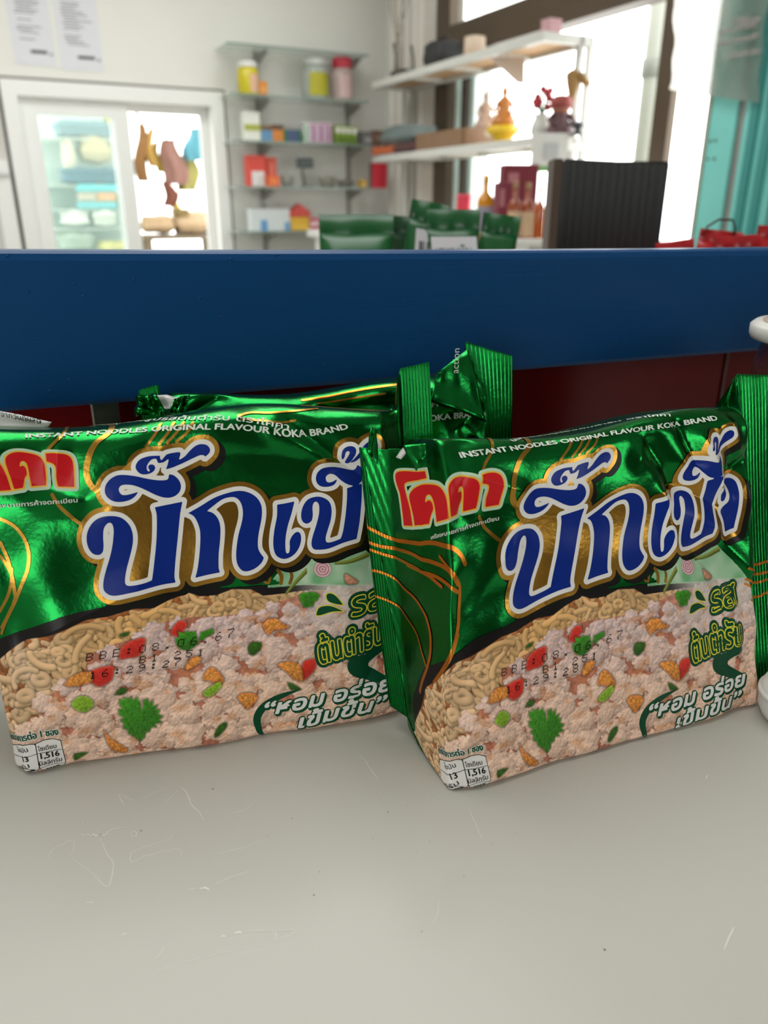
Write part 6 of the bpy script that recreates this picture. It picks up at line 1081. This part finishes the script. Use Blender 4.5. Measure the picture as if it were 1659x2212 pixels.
sp_ = empty('red_tin', spot(1000, 3.6)); tag(sp_, 'small bright red tin on the sideboard near the brown mullion', 'tin'); h = at(1000, 420, 3.6).z-SBZ; lathe('tin', [(.03, 0), (.032, .004), (.032, h*.9), (.03, h*.92)], mat('tin_red', (206, 40, 66), .4), sp_); lathe('tin_lid', [(.033, h*.9), (.033, h), (.028, h)], mat('tin_red2', (216, 60, 84), .4), sp_)
tri = empty('white_tin', spot(1130, 2.75)); tri.location.z = SBZ; tag(tri, 'flat white tray below the amber bottles', 'tray'); box('tray_base', (0, 0, .006), (.16, .1, .012), mat('tray_white', (222, 222, 216), .3), tri, .003)
for sg in (-1, 1): box('tray_lip', (0, sg*.05, .012), (.16, .008, .02), mat('tray_white', (222, 222, 216), .3), tri, .002)

# ---- outside the window wall: post, teal steel door posts, banner
op = empty('outdoor_post', at(1372, 500, 4.6).xy.to_3d()+UP*FLOOR_Z); tag(op, 'grey concrete post standing outside the window', 'post')
lathe('shaft', [(.055, 0), (.055, 3.2)], mat('post_grey', (150, 152, 142), .7), op, seg=20, squash=1); lathe('collar', [(.05, 1.75), (.064, 1.76), (.064, 1.84), (.05, 1.85)], mat('post_grey2', (128, 130, 122), .7), op, seg=20); box('beam_stub', (.12, 0, 1.9), (.26, .05, .08), mat('post_grey2', (128, 130, 122), .7), op, .004)
w3 = struct(empty('door_2', rp(0, dE, FLOOR_Z)))
child(rbox('steel_jamb', -.05, .02, dE-.085, dE+.03, FLOOR_Z, 1.45, M_TEAL), w3); child(rbox('jamb_lip', -.055, .02, dE-.10, dE-.085, FLOOR_Z, 1.45, mat('jamb_lip_beige', (170, 160, 140), .5)), w3)
child(rbox('guide_channel', -.04, .02, dE+.03, dE+.065, FLOOR_Z, 1.45, M_STEEL), w3)
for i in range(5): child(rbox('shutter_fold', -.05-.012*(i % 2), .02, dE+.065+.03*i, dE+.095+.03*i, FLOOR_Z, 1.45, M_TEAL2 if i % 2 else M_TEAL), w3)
for zb, dd in ((.40, -.045), (.34, -.04), (.40, -.068), (.34, -.068)):
    b_ = rbox('bolt', -.054, -.048, dE+dd-.004, dE+dd+.004, zb-.004, zb+.004, M_GAP); child(b_, w3)
# clear plastic banner
bn = empty('plastic_banner', rp(-.12, dD+.2, 1.0)); tag(bn, 'crinkled white plastic banner hanging in the doorway', 'banner')
s_ = -.10; d0, zt0 = on_right(1462, -40, s_); d1, zt1 = on_right(1668, -40, s_); db0, zb0 = on_right(1446, 193, s_); db1, zb1 = on_right(1634, 222, s_)
M_BAN = mat('banner_film', (226, 218, 208), .45, vary=.06, scale=9); _n = M_BAN.node_tree; _tr = _n.nodes.new('ShaderNodeBsdfTranslucent'); _tr.inputs['Color'].default_value = (.62, .59, .55, 1); _mx = _n.nodes.new('ShaderNodeMixShader'); _mx.inputs[0].default_value = .85; _n.links.new(_n.nodes['Principled BSDF'].outputs[0], _mx.inputs[1]); _n.links.new(_tr.outputs[0], _mx.inputs[2]); _tp = _n.nodes.new('ShaderNodeBsdfTransparent'); _m2 = _n.nodes.new('ShaderNodeMixShader'); _m2.inputs[0].default_value = .12; _n.links.new(_mx.outputs[0], _m2.inputs[1]); _n.links.new(_tp.outputs[0], _m2.inputs[2]); _n.links.new(_m2.outputs[0], _n.nodes['Material Output'].inputs['Surface']); nb_ = 26; V, F_ = [], []
for j in range(15):
    for i in range(nb_+1):
        u, v_ = i/nb_, j/14; d = (db0*(1-u)+db1*u)*(1-v_)+(d0*(1-u)+d1*u)*v_; z = (zb0*(1-u)+zb1*u)*(1-v_)+zt0*v_; V.append(rp(s_+.010*math.sin(u*15+v_*5)+.006*math.sin(v_*17+u*8), d, z)-Vector(bn.location))
for j in range(14):
    for i in range(nb_): a_ = j*(nb_+1)+i; F_.append((a_, a_+1, a_+nb_+2, a_+nb_+1))
mesh_obj('film', V, F_, M_BAN, bn, True)
M_BINK = mat('banner_faint_ink', (160, 152, 150), .7); rr = random.Random(9)
for (x0, x1, y) in ((1582, 1618, 45), (1590, 1640, 52), (1553, 1635, 70), (1548, 1635, 95), (1572, 1640, 122)):
    a_, z_ = on_right(x0, y, s_-.02); b_, _ = on_right(x1, y+4, s_-.02); bm = bmesh.new(); q = a_
    while q < b_: ww = rr.uniform(.006, .016); add_rbox(bm, s_-.022, s_-.020, q, min(b_, q+ww), z_-.008, z_+.008*rr.uniform(.4, 1)); q += ww+.006
    child(bm_obj('print_line', bm, M_BINK), bn)

# ---- seen through the back window: stock behind glass and washing outside
def behind(x0, x1, y0, y1, d): s, w_, z1 = prect(x0, x1, y0, y0, d); z0 = on_back((x0+x1)/2, y1, d)[1]; return s, w_, z0, z1
GS = 'stock seen through the window'
stk = empty('stock_shelving', rp(on_back(180, 400, -.9)[0], -.9, FLOOR_Z)); tag(stk, 'pale shelving loaded with stock behind the closed window pane', 'shelving'); M_STK = mat('stock_frame', (176, 190, 180), .5)
for y in (302, 400, 452, 492, 545):
    s, w_, z0, z1 = behind(70, 272, y-4, y, -.9); child(rbox('stock_board', s-w_/2, s+w_/2, -1.15, -.75, z0-.01, z0, M_STK), stk)
s, w_, z0, z1 = behind(70, 272, 215, 540, -1.15); child(rbox('stock_back', s-w_/2, s+w_/2, -1.17, -1.155, z0-.4, z1+.1, mat('stock_back_board', (186, 206, 200), .7)), stk)
for (a, b, y0, y1, c, nm, l, sd) in ((96, 232, 226, 246, (206, 220, 212), 'white_sack', 'white sack lying on top behind the glass', 1), (118, 246, 262, 298, (96, 128, 136), 'blue_sack', 'grey-blue folded tarpaulin behind the glass', 2), (130, 156, 300, 374, (190, 190, 160), 'cream_sack', 'narrow cream sack standing behind the glass', 3), (164, 236, 292, 356, (176, 166, 122), 'straw_sack', 'big straw-coloured sack behind the glass', 4), (126, 246, 362, 400, (66, 104, 122), 'dark_blue_sack', 'dark blue sack lying behind the glass', 5), (128, 190, 452, 490, (206, 216, 204), 'white_bag', 'white lumpy bag low behind the glass, left one', 7), (192, 248, 450, 490, (196, 206, 192), 'white_bag', 'white lumpy bag low behind the glass, right one', 8), (120, 196, 496, 540, (150, 168, 152), 'grey_sack', 'grey-green sack just above the rail behind the glass', 9), (206, 272, 520, 542, (206, 200, 120), 'yellow_sack', 'yellowish sack just above the rail behind the glass', 10)):
    s, w_, z0, z1 = behind(a, b, y0, y1, -.85); e = empty(nm, rp(s, -.85, z0)); e.rotation_euler = (0, 0, RT); tag(e, l, 'sack', GS); m = mat('stock_%d' % sd, c, .7); lump('sack_body', (0, 0, 0), w_, z1-z0, .22, m, e, sd); lump('tied_neck', (w_*.36, -.04, (z1-z0)*.7), w_*.18, (z1-z0)*.35, .06, m, e, sd+20)
for (a, b, y0, y1, c, l) in ((164, 262, 398, 414, (92, 190, 196), 'cyan carton, upper one behind the glass'), (168, 248, 436, 450, (100, 186, 192), 'cyan carton, lower one behind the glass'), (206, 246, 416, 434, (206, 160, 112), 'orange carton between the cyan cartons'), (168, 204, 416, 434, (176, 170, 150), 'beige carton between the cyan cartons'), (250, 268, 420, 452, (126, 186, 96), 'green carton at the sash edge behind the glass'), (226, 252, 238, 272, (226, 214, 84), 'yellow carton high behind the glass')):
    s, w_, z0, z1 = behind(a, b, y0, y1, -.82); e = empty('stock_carton', rp(s, -.82, z0)); e.rotation_euler = (0, 0, RT); tag(e, l, 'box', GS); m = mat('stockbox_%s' % '_'.join(map(str, c)), c, .6); box('carton', (0, 0, (z1-z0)/2), (w_, .16, z1-z0), m, e, .004); box('tape', (0, 0, z1-z0), (w_*.2, .162, .003), mat('carton_tape', (196, 186, 160), .5), e)
def garment(a, b, y0, y1, c, l, d, sd, nm='hanging_cloth'):
    s, w_, z0, z1 = behind(a, b, y0, y1, d); e = empty(nm, rp(s, d, z1)); e.rotation_euler = (0, 0, RT); tag(e, l, 'cloth', 'washing outside the window'); r = random.Random(sd); H_ = z1-z0; V, F_ = [], []; nu, nv = 22, 12
    for j in range(nv+1):
        v_ = j/nv; ww = w_*(.55+.45*min(1, v_*2.2))*(1-.25*max(0, v_-.75)*2)
        for i in range(nu):
            t = 2*math.pi*i/nu; fold = 1+.22*math.sin(5*t+sd)*(.4+v_); V.append((ww/2*math.cos(t)*fold+.02*math.sin(v_*5+sd), .05*math.sin(t)*fold, -H_*v_))
    for j in range(nv):
        for i in range(nu): F_.append((j*nu+i, j*nu+(i+1) % nu, (j+1)*nu+(i+1) % nu, (j+1)*nu+i))
    F_.append(tuple(range(nu))); F_.append(tuple(reversed(range(nv*nu, nv*nu+nu))))
    mesh_obj('cloth', V, F_, mat('washing_%d' % sd, c, .8, vary=.2, scale=15), e, True); tube('hanger', [(-w_*.2, 0, 0), (0, 0, .04), (w_*.2, 0, 0)], .004, M_INKD, e, 5)
garment(288, 312, 268, 392, (122, 84, 44), 'long brown cloth hanging nearest the window post outside', -.8, 1); garment(312, 330, 278, 360, (170, 134, 70), 'tan cloth hanging second from the window post', -.8, 2); garment(328, 345, 308, 372, (150, 132, 54), 'olive cloth hanging between brown and mauve ones', -.85, 3)
garment(344, 392, 302, 398, (128, 92, 84), 'mauve brown shirt hanging outside the open pane', -.8, 4); garment(350, 376, 392, 446, (110, 62, 46), 'dark brown trouser leg below the mauve shirt', -.82, 5); garment(386, 424, 336, 412, (150, 144, 84), 'olive green cloth below the teal bag', -.85, 6); garment(398, 440, 278, 346, (74, 132, 148), 'teal bag hanging highest outside the open pane', -.78, 7)
garment(366, 386, 414, 450, (230, 196, 60), 'small yellow cloth low outside the open pane', -.84, 8); garment(424, 444, 296, 326, (150, 92, 60), 'rust cloth behind the teal bag', -.9, 9)
cl_ = tube('washing_line', [rp(on_back(275, 262, -.8)[0], -.8, on_back(275, 262, -.8)[1]), rp(on_back(360, 268, -.8)[0], -.8, on_back(360, 268, -.8)[1]), rp(on_back(462, 262, -.8)[0], -.8, on_back(462, 262, -.8)[1])], .004, mat('line_brown', (150, 110, 60), .6)); tag(cl_, 'thin line the washing hangs from outside the window', 'clothes line')
pl = tube('red_pole', [rp(*[on_back(299, 212, -.9)[0], -.9, on_back(299, 212, -.9)[1]]), rp(*[on_back(294, 250, -.9)[0], -.9, on_back(294, 250, -.9)[1]])], .012, mat('pole_red', (196, 92, 70), .5)); tag(pl, 'short red pole at the top of the open pane', 'pole')
for (a, b, y0, y1, c, l, sd) in ((306, 376, 466, 506, (168, 142, 112), 'tan sack on the outside bench, left one', 31), (372, 458, 458, 508, (176, 150, 120), 'tan sack on the outside bench, right one', 32), (436, 462, 484, 512, (64, 120, 186), 'small blue bag beside the tan sacks', 33), (372, 402, 450, 470, (120, 100, 60), 'dark bundle on top of the tan sacks', 34)):
    s, w_, z0, z1 = behind(a, b, y0, y1, -.75); e = empty('outdoor_sack', rp(s, -.75, z0)); e.rotation_euler = (0, 0, RT); tag(e, l, 'sack', 'sacks outside the window'); m = mat('outsack_%d' % sd, c, .8, vary=.15); lump('sack_body', (0, 0, 0), w_, z1-z0, .2, m, e, sd); lump('tied_neck', (-w_*.3, -.05, (z1-z0)*.7), w_*.16, (z1-z0)*.3, .06, m, e, sd+3)
bn_ = empty('outdoor_bench', rp(on_back(380, 520, -.75)[0], -.75, FLOOR_Z)); tag(bn_, 'dark wooden bench outside carrying the tan sacks', 'bench'); s, w_, z0, z1 = behind(296, 466, 506, 516, -.75)
child(rbox('bench_top', s-w_/2, s+w_/2, -.9, -.6, z0, z1, mat('bench_wood', (112, 98, 80), .6)), bn_)
for sg in (-1, 1):
    for dd in (-.87, -.63): child(rbox('leg', s+sg*(w_/2-.05)-.02, s+sg*(w_/2-.05)+.02, dd-.02, dd+.02, FLOOR_Z, z0, mat('bench_wood', (112, 98, 80), .6)), bn_)
